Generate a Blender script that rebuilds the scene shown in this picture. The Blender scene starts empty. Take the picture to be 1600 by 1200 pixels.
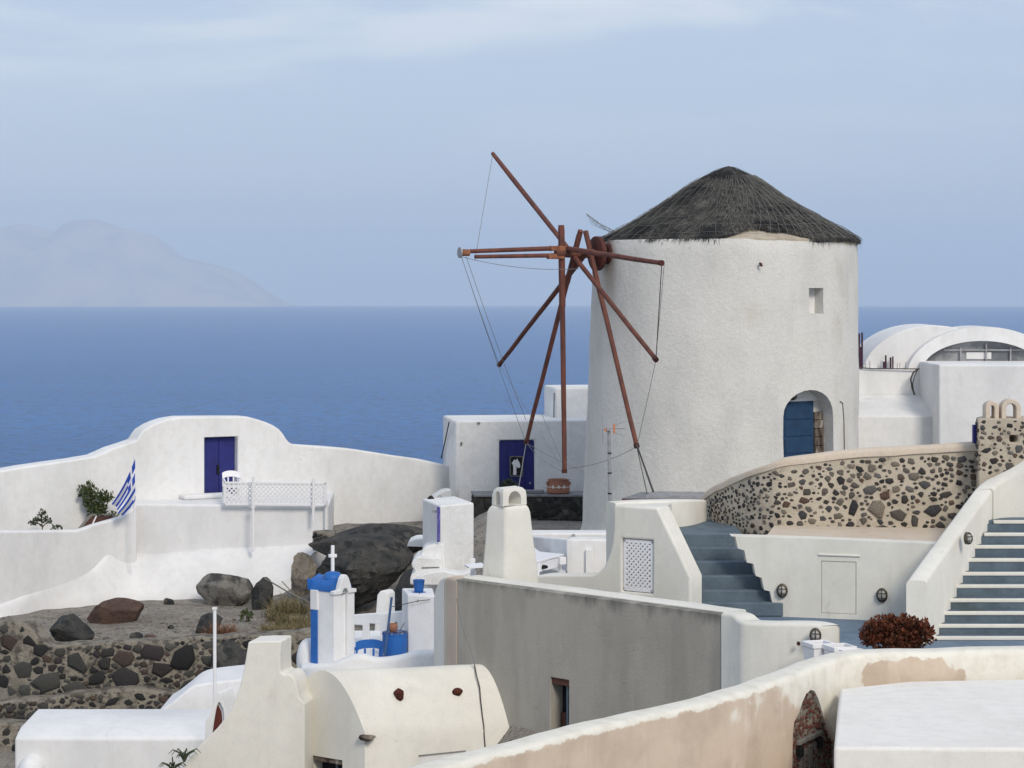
import bpy, bmesh, math, random
from mathutils import Vector, Matrix, noise

# ------------------------------------------------------------------ camera, sky, sun, exposure
scene = bpy.context.scene
COL = scene.collection
F, CX, HY = 3600.0, 800.0, 448.0          # focal length in photo pixels, principal column, horizon row

cam_d = bpy.data.cameras.new('camera')
cam_d.sensor_width = 36.0
cam_d.lens = 36.0 * F / 1600.0
cam_d.shift_y = -(600.0 - HY) / 1600.0
cam_d.clip_start = 0.5
cam_d.clip_end = 300000.0
cam = bpy.data.objects.new('camera', cam_d)
cam.rotation_euler = (math.radians(90), 0, 0)
COL.objects.link(cam)
scene.camera = cam

SUN_EL, SUN_AZ = math.radians(36), math.radians(156)   # azimuth clockwise from +Y: right of and behind the camera
world = bpy.data.worlds.new('World')
scene.world = world
world.use_nodes = True
wn, wl = world.node_tree.nodes, world.node_tree.links
wn.clear()
w_out = wn.new('ShaderNodeOutputWorld')
w_bg = wn.new('ShaderNodeBackground')
w_bg.inputs['Strength'].default_value = 0.108
w_sky = wn.new('ShaderNodeTexSky')
w_sky.sky_type = 'NISHITA'
w_sky.sun_disc = False
w_sky.sun_elevation = SUN_EL
w_sky.sun_rotation = SUN_AZ
w_sky.altitude = 100
w_sky.air_density = 1.3
w_sky.dust_density = 0.6
w_sky.ozone_density = 2.0
w_tc = wn.new('ShaderNodeTexCoord')
w_sep = wn.new('ShaderNodeSeparateXYZ')
w_map = wn.new('ShaderNodeMapping')
w_map.inputs['Scale'].default_value = (1.0, 1.0, 4.5)
w_map.inputs['Location'].default_value = (0.35, 0.2, 0.1)
w_noi = wn.new('ShaderNodeTexNoise')
w_noi.inputs['Scale'].default_value = 5.0
w_noi.inputs['Detail'].default_value = 7
w_noi.inputs['Roughness'].default_value = 0.55
w_noi.inputs['Distortion'].default_value = 0.3
w_cl = wn.new('ShaderNodeMapRange')
w_cl.interpolation_type = 'SMOOTHSTEP'
w_cl.inputs['From Min'].default_value = 0.40
w_cl.inputs['From Max'].default_value = 0.62
w_cl.inputs['To Min'].default_value = 0.15
w_cl.inputs['To Max'].default_value = 1.0
w_el = wn.new('ShaderNodeMapRange')
w_el.interpolation_type = 'SMOOTHSTEP'
w_el.inputs['From Min'].default_value = 0.03
w_el.inputs['From Max'].default_value = 0.14
w_mul = wn.new('ShaderNodeMath')
w_mul.operation = 'MULTIPLY'
w_mx = wn.new('ShaderNodeMix')
w_mx.data_type = 'RGBA'
w_mx.inputs['B'].default_value = (4.95, 5.25, 5.65, 1)       # thin white cloud veil
w_base = wn.new('ShaderNodeMix')
w_base.data_type = 'RGBA'
w_base.inputs['Factor'].default_value = 0.8
w_base.inputs['B'].default_value = (2.52, 3.15, 4.42, 1)   # high haze layer over the clear sky
wl.new(w_tc.outputs['Generated'], w_map.inputs['Vector'])
wl.new(w_map.outputs['Vector'], w_noi.inputs['Vector'])
wl.new(w_noi.outputs['Fac'], w_cl.inputs['Value'])
wl.new(w_tc.outputs['Generated'], w_sep.inputs['Vector'])
wl.new(w_sep.outputs['Z'], w_el.inputs['Value'])
wl.new(w_cl.outputs['Result'], w_mul.inputs[0])
wl.new(w_el.outputs['Result'], w_mul.inputs[1])
wl.new(w_sky.outputs['Color'], w_base.inputs['A'])
wl.new(w_base.outputs['Result'], w_mx.inputs['A'])
wl.new(w_mul.outputs['Value'], w_mx.inputs['Factor'])
wl.new(w_mx.outputs['Result'], w_bg.inputs['Color'])
wl.new(w_bg.outputs['Background'], w_out.inputs['Surface'])

sun_d = bpy.data.lights.new('sun', 'SUN')
sun_d.energy = 1.5
sun_d.angle = math.radians(16)
sun_d.color = (1.0, 0.90, 0.76)
sun = bpy.data.objects.new('sun', sun_d)
sdir = Vector((math.sin(SUN_AZ) * math.cos(SUN_EL), math.cos(SUN_AZ) * math.cos(SUN_EL), math.sin(SUN_EL)))
sun.rotation_euler = sdir.to_track_quat('Z', 'Y').to_euler()
sun.location = (20, -20, 60)
COL.objects.link(sun)

scene.view_settings.view_transform = 'Standard'
scene.view_settings.look = 'None'
scene.view_settings.gamma = 1.0
scene.view_settings.exposure = 0.6
scene.render.engine = 'CYCLES'
scene.cycles.use_denoising = True
scene.cycles.max_bounces = 8
scene.cycles.diffuse_bounces = 4
scene.cycles.volume_bounces = 1

# ------------------------------------------------------------------ helpers
rng = random.Random(7)
def P(x, y, Y): return Vector(((x - CX) * Y / F, Y, -(y - HY) * Y / F))
def XY(x, Y): return Vector(((x - CX) * Y / F, Y))
def Z(y, Y): return -(y - HY) * Y / F
def V3(p, z): return Vector((p[0], p[1], z))
def online(A, d, x):
    """point of the plan line A + t d that stands in photo column x"""
    k = (x - CX) / F
    t = (k * A[1] - A[0]) / (d[0] - k * d[1])
    return Vector((A[0] + d[0] * t, A[1] + d[1] * t))
def nz(v, s=1.0, seed=0.0): return noise.noise(Vector((v[0] * s + seed, v[1] * s + seed * 1.7, v[2] * s - seed)))
def crom(pts, n):
    """Catmull-Rom through tuples of floats, n steps for each span"""
    out = []
    for i in range(len(pts) - 1):
        a, b, c, d = pts[max(i - 1, 0)], pts[i], pts[i + 1], pts[min(i + 2, len(pts) - 1)]
        for k in range(n):
            t = k / n
            out.append(tuple(0.5 * (2 * q + (r - p) * t + (2 * p - 5 * q + 4 * r - s) * t * t + (3 * q - p - 3 * r + s) * t ** 3)
                             for p, q, r, s in zip(a, b, c, d)))
    out.append(tuple(pts[-1]))
    return out

class MB:
    def __init__(self): self.v, self.f, self.m = [], [], []
    def add(self, verts, faces, m=0):
        o = len(self.v)
        self.v += [Vector(p) for p in verts]
        self.f += [tuple(i + o for i in q) for q in faces]
        self.m += [m] * len(faces)
        return self
    def obox(self, O, a, b, c, m=0):
        O, a, b, c = Vector(O), Vector(a), Vector(b), Vector(c)
        if a.cross(b).dot(c) < 0: a, b = b, a
        p = [O, O + a, O + a + b, O + b, O + c, O + a + c, O + a + b + c, O + b + c]
        return self.add(p, [(3, 2, 1, 0), (4, 5, 6, 7), (0, 1, 5, 4), (1, 2, 6, 5), (2, 3, 7, 6), (3, 0, 4, 7)], m)
    def box(self, c, s, rz=0.0, m=0):
        ca, sa = math.cos(rz), math.sin(rz)
        a, b = Vector((ca, sa, 0)) * s[0], Vector((-sa, ca, 0)) * s[1]
        return self.obox(Vector(c) - a / 2 - b / 2 - Vector((0, 0, s[2] / 2)), a, b, Vector((0, 0, s[2])), m)
    def prism(self, pts, vec, m=0):
        pts, vec, n = [Vector(p) for p in pts], Vector(vec), len(pts)
        nrm = Vector((0, 0, 0))
        for i in range(n): nrm += (pts[i] - pts[0]).cross(pts[(i + 1) % n] - pts[0])
        if nrm.dot(vec) > 0: pts = pts[::-1]
        fs = [tuple(range(n)), tuple(range(2 * n - 1, n - 1, -1))]
        fs += [(i, i + n, (i + 1) % n + n, (i + 1) % n) for i in range(n)]
        return self.add(pts + [p + vec for p in pts], fs, m)
    def plan(self, pts, z0, z1, m=0):
        return self.prism([V3(p, z0) for p in pts], (0, 0, z1 - z0), m)
    def loft(self, secs, caps=True, closed=True, m=0):
        n = len(secs[0])
        vs, fs = [p for s in secs for p in s], []
        for i in range(len(secs) - 1):
            for k in range(n if closed else n - 1):
                a, b = i * n + k, i * n + (k + 1) % n
                fs.append((a, b, b + n, a + n))
        if caps:
            fs.append(tuple(range(n - 1, -1, -1)))
            fs.append(tuple(range((len(secs) - 1) * n, len(secs) * n)))
        return self.add(vs, fs, m)
    def tube(self, pts, r, sides=8, m=0, caps=True):
        pts = [Vector(p) for p in pts]
        rs = r if isinstance(r, (list, tuple)) else [r] * len(pts)
        secs, up = [], None
        for i, p in enumerate(pts):
            d = (pts[min(i + 1, len(pts) - 1)] - pts[max(i - 1, 0)]).normalized()
            if up is None: up = Vector((0, 0, 1)) if abs(d.z) < 0.9 else Vector((1, 0, 0))
            a = d.cross(up).normalized(); b = a.cross(d).normalized(); up = b
            secs.append([p + (a * math.cos(t) + b * math.sin(t)) * rs[i] for t in [2 * math.pi * k / sides for k in range(sides)]])
        return self.loft(secs, caps, True, m)
    def lathe(self, prof, c, segs=32, axis=None, m=0, closed_caps=True):
        c = Vector(c)
        ax = Vector(axis).normalized() if axis else Vector((0, 0, 1))
        a = ax.orthogonal().normalized(); b = ax.cross(a)
        secs = [[c + ax * h + (a * math.cos(t) + b * math.sin(t)) * max(r, 1e-4) for t in [2 * math.pi * k / segs for k in range(segs)]] for r, h in prof]
        return self.loft(secs, closed_caps, True, m)
    def ribbon(self, path, thick, r=0.06, nrm=None, seg=3, jit=0.0):
        """a wall along path [(X, Y, ztop, zbottom)] with a rounded top; path is its front line, thickness goes back (nrm)"""
        secs = []
        for i, (x, y, zt, zb) in enumerate(path):
            if nrm is None:
                p0, p1 = path[max(i - 1, 0)], path[min(i + 1, len(path) - 1)]
                d = Vector((p1[0] - p0[0], p1[1] - p0[1])).normalized()
                n = Vector((-d.y, d.x))
                if n.y < 0 and abs(n.y) > 0.05: n = -n
            else: n = Vector(nrm).normalized()
            if jit:
                zt += jit * nz((x, y, 0), 1.9, 3); o = jit * nz((x, y, 5), 1.3, 8)
                x += n.x * o; y += n.y * o
            prof = [(0, zb)]
            for k in range(seg + 1):
                t = math.pi / 2 * k / seg
                prof.append((r - r * math.cos(t), zt - r + r * math.sin(t)))
            for k in range(seg + 1):
                t = math.pi / 2 * k / seg
                prof.append((thick - r + r * math.sin(t), zt - r + r * math.cos(t)))
            prof.append((thick, zb))
            secs.append([Vector((x + n.x * o_, y + n.y * o_, z_)) for o_, z_ in prof])
        return self.loft(secs)

ORG = {}
def fix_normals(me):
    bm = bmesh.new(); bm.from_mesh(me)
    bmesh.ops.recalc_face_normals(bm, faces=bm.faces)
    bm.to_mesh(me); bm.free()
def tag(o, label, cat, group=None):
    o['label'] = label; o['category'] = cat
    if 'kind' not in o: o['kind'] = 'thing'
    if group: o['group'] = group
    return o
def thing(name, label, cat, origin, group=None):
    o = bpy.data.objects.new(name, None)
    o.empty_display_size = 0.2
    o.location = origin
    COL.objects.link(o)
    ORG[o] = Vector(origin)
    return tag(o, label, cat, group)
def build(mb, name, mat, parent=None, ang=40, bevel=0.0, bseg=2, normals=True, label=None, cat=None, group=None, kind=None, origin=None):
    """link the collected shapes as ONE mesh object; without a parent it is a thing (label, cat) or structure (kind)"""
    if parent is not None: org = ORG[parent]
    elif origin is not None: org = Vector(origin)
    else:
        xs, ys, zs = [p.x for p in mb.v], [p.y for p in mb.v], [p.z for p in mb.v]
        org = Vector(((min(xs) + max(xs)) / 2, (min(ys) + max(ys)) / 2, min(zs)))
    me = bpy.data.meshes.new(name)
    me.from_pydata([p - org for p in mb.v], [], mb.f)
    for mt in (mat if isinstance(mat, (list, tuple)) else [mat]): me.materials.append(mt)
    if isinstance(mat, (list, tuple)): me.polygons.foreach_set('material_index', mb.m)
    if normals: fix_normals(me)
    if ang:
        me.shade_smooth(); me.set_sharp_from_angle(angle=math.radians(ang))
    o = bpy.data.objects.new(name, me)
    COL.objects.link(o)
    if parent is not None: o.parent = parent
    else: o.location = org
    ORG[o] = org
    if bevel:
        b = o.modifiers.new('bevel', 'BEVEL'); b.width = bevel; b.segments = bseg; b.limit_method = 'ANGLE'; b.angle_limit = math.radians(35)
        b.harden_normals = False
    if kind: o['kind'] = kind
    if label and cat: tag(o, label, cat, group)
    elif label: o['label'] = label
    return o
def cut(o, mb, ang=40):
    """carve the shapes out of o"""
    me = bpy.data.meshes.new('cutter')
    me.from_pydata([p - ORG[o] for p in mb.v], [], mb.f); fix_normals(me)
    c = bpy.data.objects.new('cutter', me); COL.objects.link(c)
    if o.parent: c.parent = o.parent
    else: c.location = o.location
    bpy.context.view_layer.update()
    md = o.modifiers.new('cut', 'BOOLEAN'); md.operation = 'DIFFERENCE'; md.object = c; md.solver = 'EXACT'
    others = [x for x in o.modifiers if x != md]
    st = [x.show_viewport for x in others]
    for x in others: x.show_viewport = False
    dg = bpy.context.evaluated_depsgraph_get(); dg.update()
    new = bpy.data.meshes.new_from_object(o.evaluated_get(dg))
    o.modifiers.remove(md)
    for x, s in zip(others, st): x.show_viewport = s
    o.data = new
    new.shade_smooth(); new.set_sharp_from_angle(angle=math.radians(ang))
    bpy.data.objects.remove(c)
def copy_part(src, parent, loc, rot=(0, 0, 0), scale=(1, 1, 1)):
    o = src.copy(); COL.objects.link(o)
    o.parent = parent
    o.location = Vector(loc) - (ORG[parent] if parent else Vector((0, 0, 0)))
    o.rotation_euler = rot; o.scale = scale
    return o
def copy_tree(src, loc, rz=0.0):
    r = src.copy(); COL.objects.link(r); r.location = loc; r.rotation_euler = (0, 0, rz); ORG[r] = Vector(loc)
    for ch in list(src.children):
        c = ch.copy(); COL.objects.link(c); c.parent = r
        for g in ch.children:
            d = g.copy(); COL.objects.link(d); d.parent = c
    return r

# ------------------------------------------------------------------ materials
def mat(name, c1, c2=None, sc=1.5, lo=0.4, hi=0.65, c3=None, sc3=0.5, lo3=0.5, hi3=0.7, rough=0.9, bump=0.25, bsc=14, spec=0.2,
        streak=1.0, rnd=None, metal=0.0, fine=0.08, bdist=0.02, worn=0.0):
    m = bpy.data.materials.new(name); m.use_nodes = True
    n, l = m.node_tree.nodes, m.node_tree.links
    bs = n['Principled BSDF']
    bs.inputs['Roughness'].default_value = rough; bs.inputs['Specular IOR Level'].default_value = spec; bs.inputs['Metallic'].default_value = metal
    geo = n.new('ShaderNodeNewGeometry')
    vec = geo.outputs['Position']
    mp = n.new('ShaderNodeMapping'); mp.inputs['Scale'].default_value = (1, 1, streak); l.new(vec, mp.inputs['Vector'])
    def noi(scale, det, v):
        t = n.new('ShaderNodeTexNoise'); t.inputs['Scale'].default_value = scale; t.inputs['Detail'].default_value = det
        t.inputs['Roughness'].default_value = 0.6; l.new(v, t.inputs['Vector']); return t.outputs['Fac']
    def rng_(v, a, b, ta=0.0, tb=1.0):
        t = n.new('ShaderNodeMapRange'); t.interpolation_type = 'SMOOTHSTEP'
        for k, x in (('From Min', a), ('From Max', b), ('To Min', ta), ('To Max', tb)): t.inputs[k].default_value = x
        l.new(v, t.inputs['Value']); return t.outputs['Result']
    def mix(f, a, b, mode='MIX'):
        t = n.new('ShaderNodeMix'); t.data_type = 'RGBA'; t.blend_type = mode
        if isinstance(f, float): t.inputs['Factor'].default_value = f
        else: l.new(f, t.inputs['Factor'])
        for k, x in (('A', a), ('B', b)):
            if isinstance(x, tuple): t.inputs[k].default_value = (*x, 1)
            else: l.new(x, t.inputs[k])
        return t.outputs['Result']
    col = c1
    if rnd:
        oi = n.new('ShaderNodeObjectInfo'); cr = n.new('ShaderNodeValToRGB'); cr.color_ramp.interpolation = 'LINEAR'
        els = cr.color_ramp.elements
        while len(els) < len(rnd): els.new(0.5)
        for i, c in enumerate(rnd): els[i].position = i / (len(rnd) - 1); els[i].color = (*c, 1)
        l.new(oi.outputs['Random'], cr.inputs['Fac']); col = cr.outputs['Color']
    if c2: col = mix(rng_(noi(sc, 7, mp.outputs['Vector']), lo, hi), col, c2)
    if c3: col = mix(rng_(noi(sc3, 6, mp.outputs['Vector']), lo3, hi3), col, c3)
    if worn:                                              # limewash: brush mottling, drip streaks, a few hairline cracks
        mp2 = n.new('ShaderNodeMapping'); mp2.inputs['Scale'].default_value = (7, 7, 0.55); l.new(vec, mp2.inputs['Vector'])
        col = mix(rng_(noi(1.0, 6, mp2.outputs['Vector']), 0.52, 0.78, 0.0, 0.36 * worn), col, (0.50, 0.48, 0.44))
        col = mix(rng_(noi(5.5, 8, vec), 0.42, 0.68, 0.0, 0.5 * worn), col, (0.60, 0.585, 0.555))
        vo = n.new('ShaderNodeTexVoronoi'); vo.feature = 'DISTANCE_TO_EDGE'; vo.inputs['Scale'].default_value = 0.75
        wv = n.new('ShaderNodeVectorMath'); wv.operation = 'MULTIPLY_ADD'
        nn = n.new('ShaderNodeTexNoise'); nn.inputs['Scale'].default_value = 2.6; nn.inputs['Detail'].default_value = 8; l.new(vec, nn.inputs['Vector'])
        l.new(nn.outputs['Color'], wv.inputs[0]); wv.inputs[1].default_value = (0.8, 0.8, 0.8); l.new(vec, wv.inputs[2]); l.new(wv.outputs[0], vo.inputs['Vector'])
        ck = rng_(vo.outputs['Distance'], 0.004, 0.011, 1.0, 0.0)
        mk_ = n.new('ShaderNodeMath'); mk_.operation = 'MULTIPLY'; l.new(ck, mk_.inputs[0]); l.new(rng_(noi(0.9, 3, vec), 0.57, 0.68, 0.0, 0.4 * worn), mk_.inputs[1])
        col = mix(mk_.outputs[0], col, (0.30, 0.28, 0.25))
    if fine:
        g = rng_(noi(45, 4, vec), 0.3, 0.7, 1 - fine, 1 + fine)
        cmb = n.new('ShaderNodeCombineColor')
        for k in range(3): l.new(g, cmb.inputs[k])
        col = mix(1.0, col, cmb.outputs['Color'], 'MULTIPLY')
    if isinstance(col, tuple): bs.inputs['Base Color'].default_value = (*col, 1)
    else: l.new(col, bs.inputs['Base Color'])
    if bump:
        ad = n.new('ShaderNodeMath'); ad.operation = 'MULTIPLY_ADD'; ad.inputs[1].default_value = 0.35
        l.new(noi(bsc * 5, 4, vec), ad.inputs[0]); l.new(noi(bsc, 5, vec), ad.inputs[2])
        b = n.new('ShaderNodeBump'); b.inputs['Strength'].default_value = bump; b.inputs['Distance'].default_value = bdist
        l.new(ad.outputs[0], b.inputs['Height']); l.new(b.outputs['Normal'], bs.inputs['Normal'])
    m['noi'] = 1
    return m

WHITE = mat('whitewash', (0.77, 0.77, 0.77), (0.67, 0.675, 0.675), 0.8, 0.40, 0.70, c3=(0.56, 0.55, 0.52), sc3=1.9, lo3=0.58, hi3=0.85, bump=0.16, bsc=3, streak=0.55, fine=0.03, worn=0.55)
WHITEB = mat('fresh_whitewash', (0.75, 0.75, 0.755), (0.655, 0.66, 0.67), 0.9, 0.40, 0.70, c3=(0.58, 0.57, 0.55), sc3=2.3, lo3=0.6, hi3=0.85, streak=0.6, bump=0.16, bsc=3, fine=0.03, worn=0.45)
CREAM = mat('cream_plaster', (0.73, 0.712, 0.65), (0.645, 0.627, 0.565), 0.9, 0.40, 0.68, c3=(0.52, 0.49, 0.42), sc3=1.7, lo3=0.58, hi3=0.85, bump=0.14, bsc=3.5, streak=0.55, fine=0.03, worn=0.55)
WARMW = mat('warm_whitewash', (0.78, 0.76, 0.72), (0.73, 0.70, 0.655), 0.9, 0.42, 0.75, bump=0.16, bsc=3, fine=0.03, worn=0.55)
STUCCO = mat('rough_stucco', (0.66, 0.65, 0.62), (0.57, 0.565, 0.54), 0.9, 0.4, 0.7, c3=(0.50, 0.46, 0.39), sc3=0.7, lo3=0.6, hi3=0.85, bump=0.5, bsc=9, streak=0.45, fine=0.10, bdist=0.035, worn=0.55)
ROUGHW = mat('rough_whitewash', (0.76, 0.76, 0.755), (0.69, 0.69, 0.685), 1.4, 0.42, 0.7, bump=0.5, bsc=7, bdist=0.035, worn=0.55)
BEIGE = mat('beige_plaster', (0.57, 0.465, 0.37), (0.49, 0.40, 0.315), 1.2, 0.4, 0.7, bump=0.2)
MORTAR = mat('mortar', (0.48, 0.42, 0.335), (0.40, 0.345, 0.27), 3.0, 0.4, 0.7, c3=(0.30, 0.25, 0.2), sc3=6, lo3=0.56, hi3=0.75, bump=0.6, bsc=18)
MORTAR2 = mat('grey_mortar', (0.29, 0.262, 0.215), (0.20, 0.182, 0.152), 2.0, 0.4, 0.7, c3=(0.12, 0.108, 0.09), sc3=4, lo3=0.48, hi3=0.62, bump=1.0, bsc=9, bdist=0.09, fine=0.2)
MORTAR3 = mat('dark_mortar', (0.055, 0.052, 0.047), (0.09, 0.085, 0.075), 3.0, 0.45, 0.7, bump=0.7, bsc=12)
BASALT = mat('basalt', (0.05, 0.05, 0.05), None, rnd=[(0.025, 0.025, 0.028), (0.05, 0.045, 0.045), (0.17, 0.15, 0.125), (0.032, 0.03, 0.03), (0.10, 0.062, 0.048), (0.14, 0.135, 0.13), (0.04, 0.04, 0.044), (0.20, 0.17, 0.135), (0.06, 0.055, 0.05), (0.035, 0.033, 0.033)], rough=0.85, bump=0.7, bsc=30, fine=0.25)
BASALT2 = mat('basalt_tumbled', (0.05, 0.05, 0.05), None, rnd=[(0.02, 0.02, 0.021), (0.04, 0.037, 0.037), (0.025, 0.024, 0.025), (0.085, 0.085, 0.078), (0.035, 0.032, 0.036), (0.085, 0.06, 0.048), (0.022, 0.022, 0.024), (0.06, 0.06, 0.055), (0.03, 0.028, 0.028)], rough=0.9, bump=0.7, bsc=14, fine=0.25)
DARKST = mat('dark_stone', (0.03, 0.03, 0.03), None, rnd=[(0.016, 0.016, 0.017), (0.03, 0.03, 0.028), (0.022, 0.021, 0.02), (0.04, 0.038, 0.035), (0.025, 0.025, 0.025), (0.03, 0.03, 0.03), (0.15, 0.14, 0.12)], rough=0.9, bump=0.7, bsc=10, fine=0.25)
ROCK = mat('dark_rock', (0.055, 0.055, 0.055), (0.10, 0.095, 0.085), 2.2, 0.42, 0.68, c3=(0.03, 0.033, 0.034), sc3=3, lo3=0.5, hi3=0.62, bump=1.0, bsc=7, bdist=0.09, fine=0.2)
ROCKG = mat('pale_grey_rock', (0.19, 0.18, 0.165), (0.06, 0.058, 0.056), 2.3, 0.45, 0.6, bump=0.9, bsc=7, bdist=0.06, fine=0.2)
ROCKR = mat('red_scoria', (0.12, 0.075, 0.058), (0.075, 0.05, 0.043), 3, 0.4, 0.65, bump=1.0, bsc=9, bdist=0.06, fine=0.25)
ROCKB = mat('brown_rock', (0.22, 0.19, 0.155), (0.10, 0.09, 0.08), 2, 0.45, 0.65, bump=0.9, bsc=6, bdist=0.06, fine=0.2)
SOIL = mat('gravelly_soil', (0.31, 0.285, 0.25), (0.225, 0.205, 0.18), 1.3, 0.4, 0.65, c3=(0.09, 0.085, 0.08), sc3=7, lo3=0.55, hi3=0.65, bump=1.0, bsc=9, bdist=0.09, fine=0.3)
RUSTW = mat('rust_red_wood', (0.165, 0.062, 0.045), (0.10, 0.045, 0.038), 5, 0.4, 0.65, c3=(0.22, 0.10, 0.06), sc3=3, lo3=0.62, hi3=0.8, rough=0.75, bump=0.5, bsc=20, streak=0.3)
RUSTO = mat('orange_rust', (0.30, 0.13, 0.07), (0.18, 0.07, 0.045), 8, 0.4, 0.65, rough=0.8, bump=0.4)
IRON = mat('rusty_iron', (0.09, 0.028, 0.022), (0.05, 0.02, 0.02), 5, 0.4, 0.65, rough=0.6, bump=0.3)
WIRE = mat('steel_wire', (0.20, 0.20, 0.205), None, rough=0.6, bump=0, fine=0)
NETM = mat('net_wire', (0.17, 0.165, 0.152), None, rough=0.7, bump=0, fine=0)
ROPE = mat('dark_rope', (0.07, 0.065, 0.06), None, bump=0.3)
THATCH = mat('weathered_thatch', (0.058, 0.057, 0.054), (0.12, 0.116, 0.108), 2.6, 0.45, 0.75, c3=(0.022, 0.022, 0.024), sc3=1.1, lo3=0.47, hi3=0.66, bump=1.0, bsc=30, fine=0.4, bdist=0.04)
STRAW = mat('grey_straw', (0.075, 0.073, 0.067), (0.15, 0.143, 0.128), 5, 0.45, 0.7, c3=(0.026, 0.026, 0.028), sc3=1.1, lo3=0.46, hi3=0.62, bump=0, fine=0.4)
NAVY = mat('navy_paint', (0.020, 0.024, 0.16), (0.015, 0.018, 0.11), 3, 0.4, 0.7, rough=0.55, bump=0.15, spec=0.3)
PETROL = mat('petrol_paint', (0.018, 0.055, 0.12), (0.013, 0.04, 0.09), 3, 0.4, 0.7, rough=0.55, bump=0.15, spec=0.3)
BLUE = mat('bright_blue_paint', (0.022, 0.13, 0.43), (0.018, 0.10, 0.35), 3, 0.4, 0.7, rough=0.5, bump=0.1, spec=0.3)
PURPLE = mat('faded_violet_paint', (0.10, 0.09, 0.34), (0.2, 0.19, 0.42), 14, 0.45, 0.65, rough=0.6, bump=0.2)
STEPB = mat('slate_blue_paint', (0.12, 0.16, 0.195), (0.085, 0.116, 0.148), 2.5, 0.4, 0.68, c3=(0.075, 0.10, 0.10), sc3=1.7, lo3=0.55, hi3=0.75, rough=0.7, bump=0.25)
FLOORB = mat('worn_blue_floor', (0.145, 0.20, 0.265), (0.11, 0.155, 0.215), 2.5, 0.4, 0.68, rough=0.75, bump=0.25)
TERRA = mat('terracotta', (0.32, 0.15, 0.10), (0.25, 0.115, 0.08), 4, 0.4, 0.7, rough=0.85, bump=0.3)
PLAST = mat('white_plastic', (0.78, 0.78, 0.80), None, rough=0.5, bump=0, fine=0.02)
METAL = mat('grey_metal', (0.36, 0.36, 0.38), (0.26, 0.26, 0.28), 8, 0.4, 0.7, rough=0.5, bump=0.1, metal=0.3)
SLATE = mat('grey_slab', (0.22, 0.225, 0.235), (0.16, 0.165, 0.17), 3, 0.4, 0.7, bump=0.3)
BLACK = mat('black_stuff', (0.012, 0.012, 0.013), (0.05, 0.05, 0.05), 8, 0.5, 0.75, bump=0.5)
DARK = mat('dark_interior', (0.012, 0.013, 0.018), None, bump=0, fine=0)  # near-black sheet colour standing in for shade inside openings
GREYW = mat('grey_wood', (0.20, 0.19, 0.175), (0.13, 0.125, 0.115), 8, 0.4, 0.7, bump=0.4, streak=0.1)
BROWNW = mat('brown_wood', (0.10, 0.045, 0.035), (0.055, 0.03, 0.025), 8, 0.4, 0.7, bump=0.6, streak=0.15)
OLDW = mat('peeling_jamb', (0.15, 0.12, 0.10), (0.32, 0.29, 0.25), 7, 0.5, 0.62, c3=(0.05, 0.035, 0.03), sc3=6, lo3=0.5, hi3=0.65, bump=0.9, streak=0.3)
LEAF = mat('green_leaf', (0.06, 0.085, 0.035), (0.10, 0.115, 0.05), 8, 0.4, 0.65, rough=0.7, bump=0, fine=0.2)
LEAFD = mat('dull_green_leaf', (0.045, 0.06, 0.035), (0.085, 0.10, 0.06), 9, 0.4, 0.65, rough=0.7, bump=0, fine=0.2)
REDL = mat('dark_red_leaf', (0.15, 0.045, 0.022), (0.06, 0.025, 0.014), 9, 0.42, 0.62, c3=(0.17, 0.05, 0.02), sc3=14, lo3=0.6, hi3=0.75, rough=0.6, bump=0, fine=0.2)
DRY = mat('dry_grass', (0.23, 0.18, 0.10), (0.11, 0.105, 0.05), 3, 0.42, 0.62, rough=0.9, bump=0, fine=0.25)
DRYR = mat('russet_grass', (0.22, 0.11, 0.065), (0.14, 0.08, 0.05), 6, 0.42, 0.62, rough=0.9, bump=0, fine=0.25)
BARK = mat('bark', (0.09, 0.07, 0.05), None, bump=0.4)
ORANGE = mat('orange_plastic', (0.5, 0.2, 0.1), None, rough=0.5, bump=0)
BRONZE = mat('dull_bronze', (0.13, 0.115, 0.09), (0.08, 0.07, 0.055), 20, 0.4, 0.6, rough=0.45, bump=0.2, metal=0.5)
FROST = mat('frosted_glass', (0.42, 0.41, 0.38), None, rough=0.25, bump=0.1, spec=0.5)
REBAR = mat('rebar', (0.065, 0.035, 0.055), None, bump=0.3)
CREAMT = mat('pink_beige_cap', (0.60, 0.505, 0.405), (0.53, 0.445, 0.355), 1.5, 0.4, 0.7, bump=0.2, worn=0.5)

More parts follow.
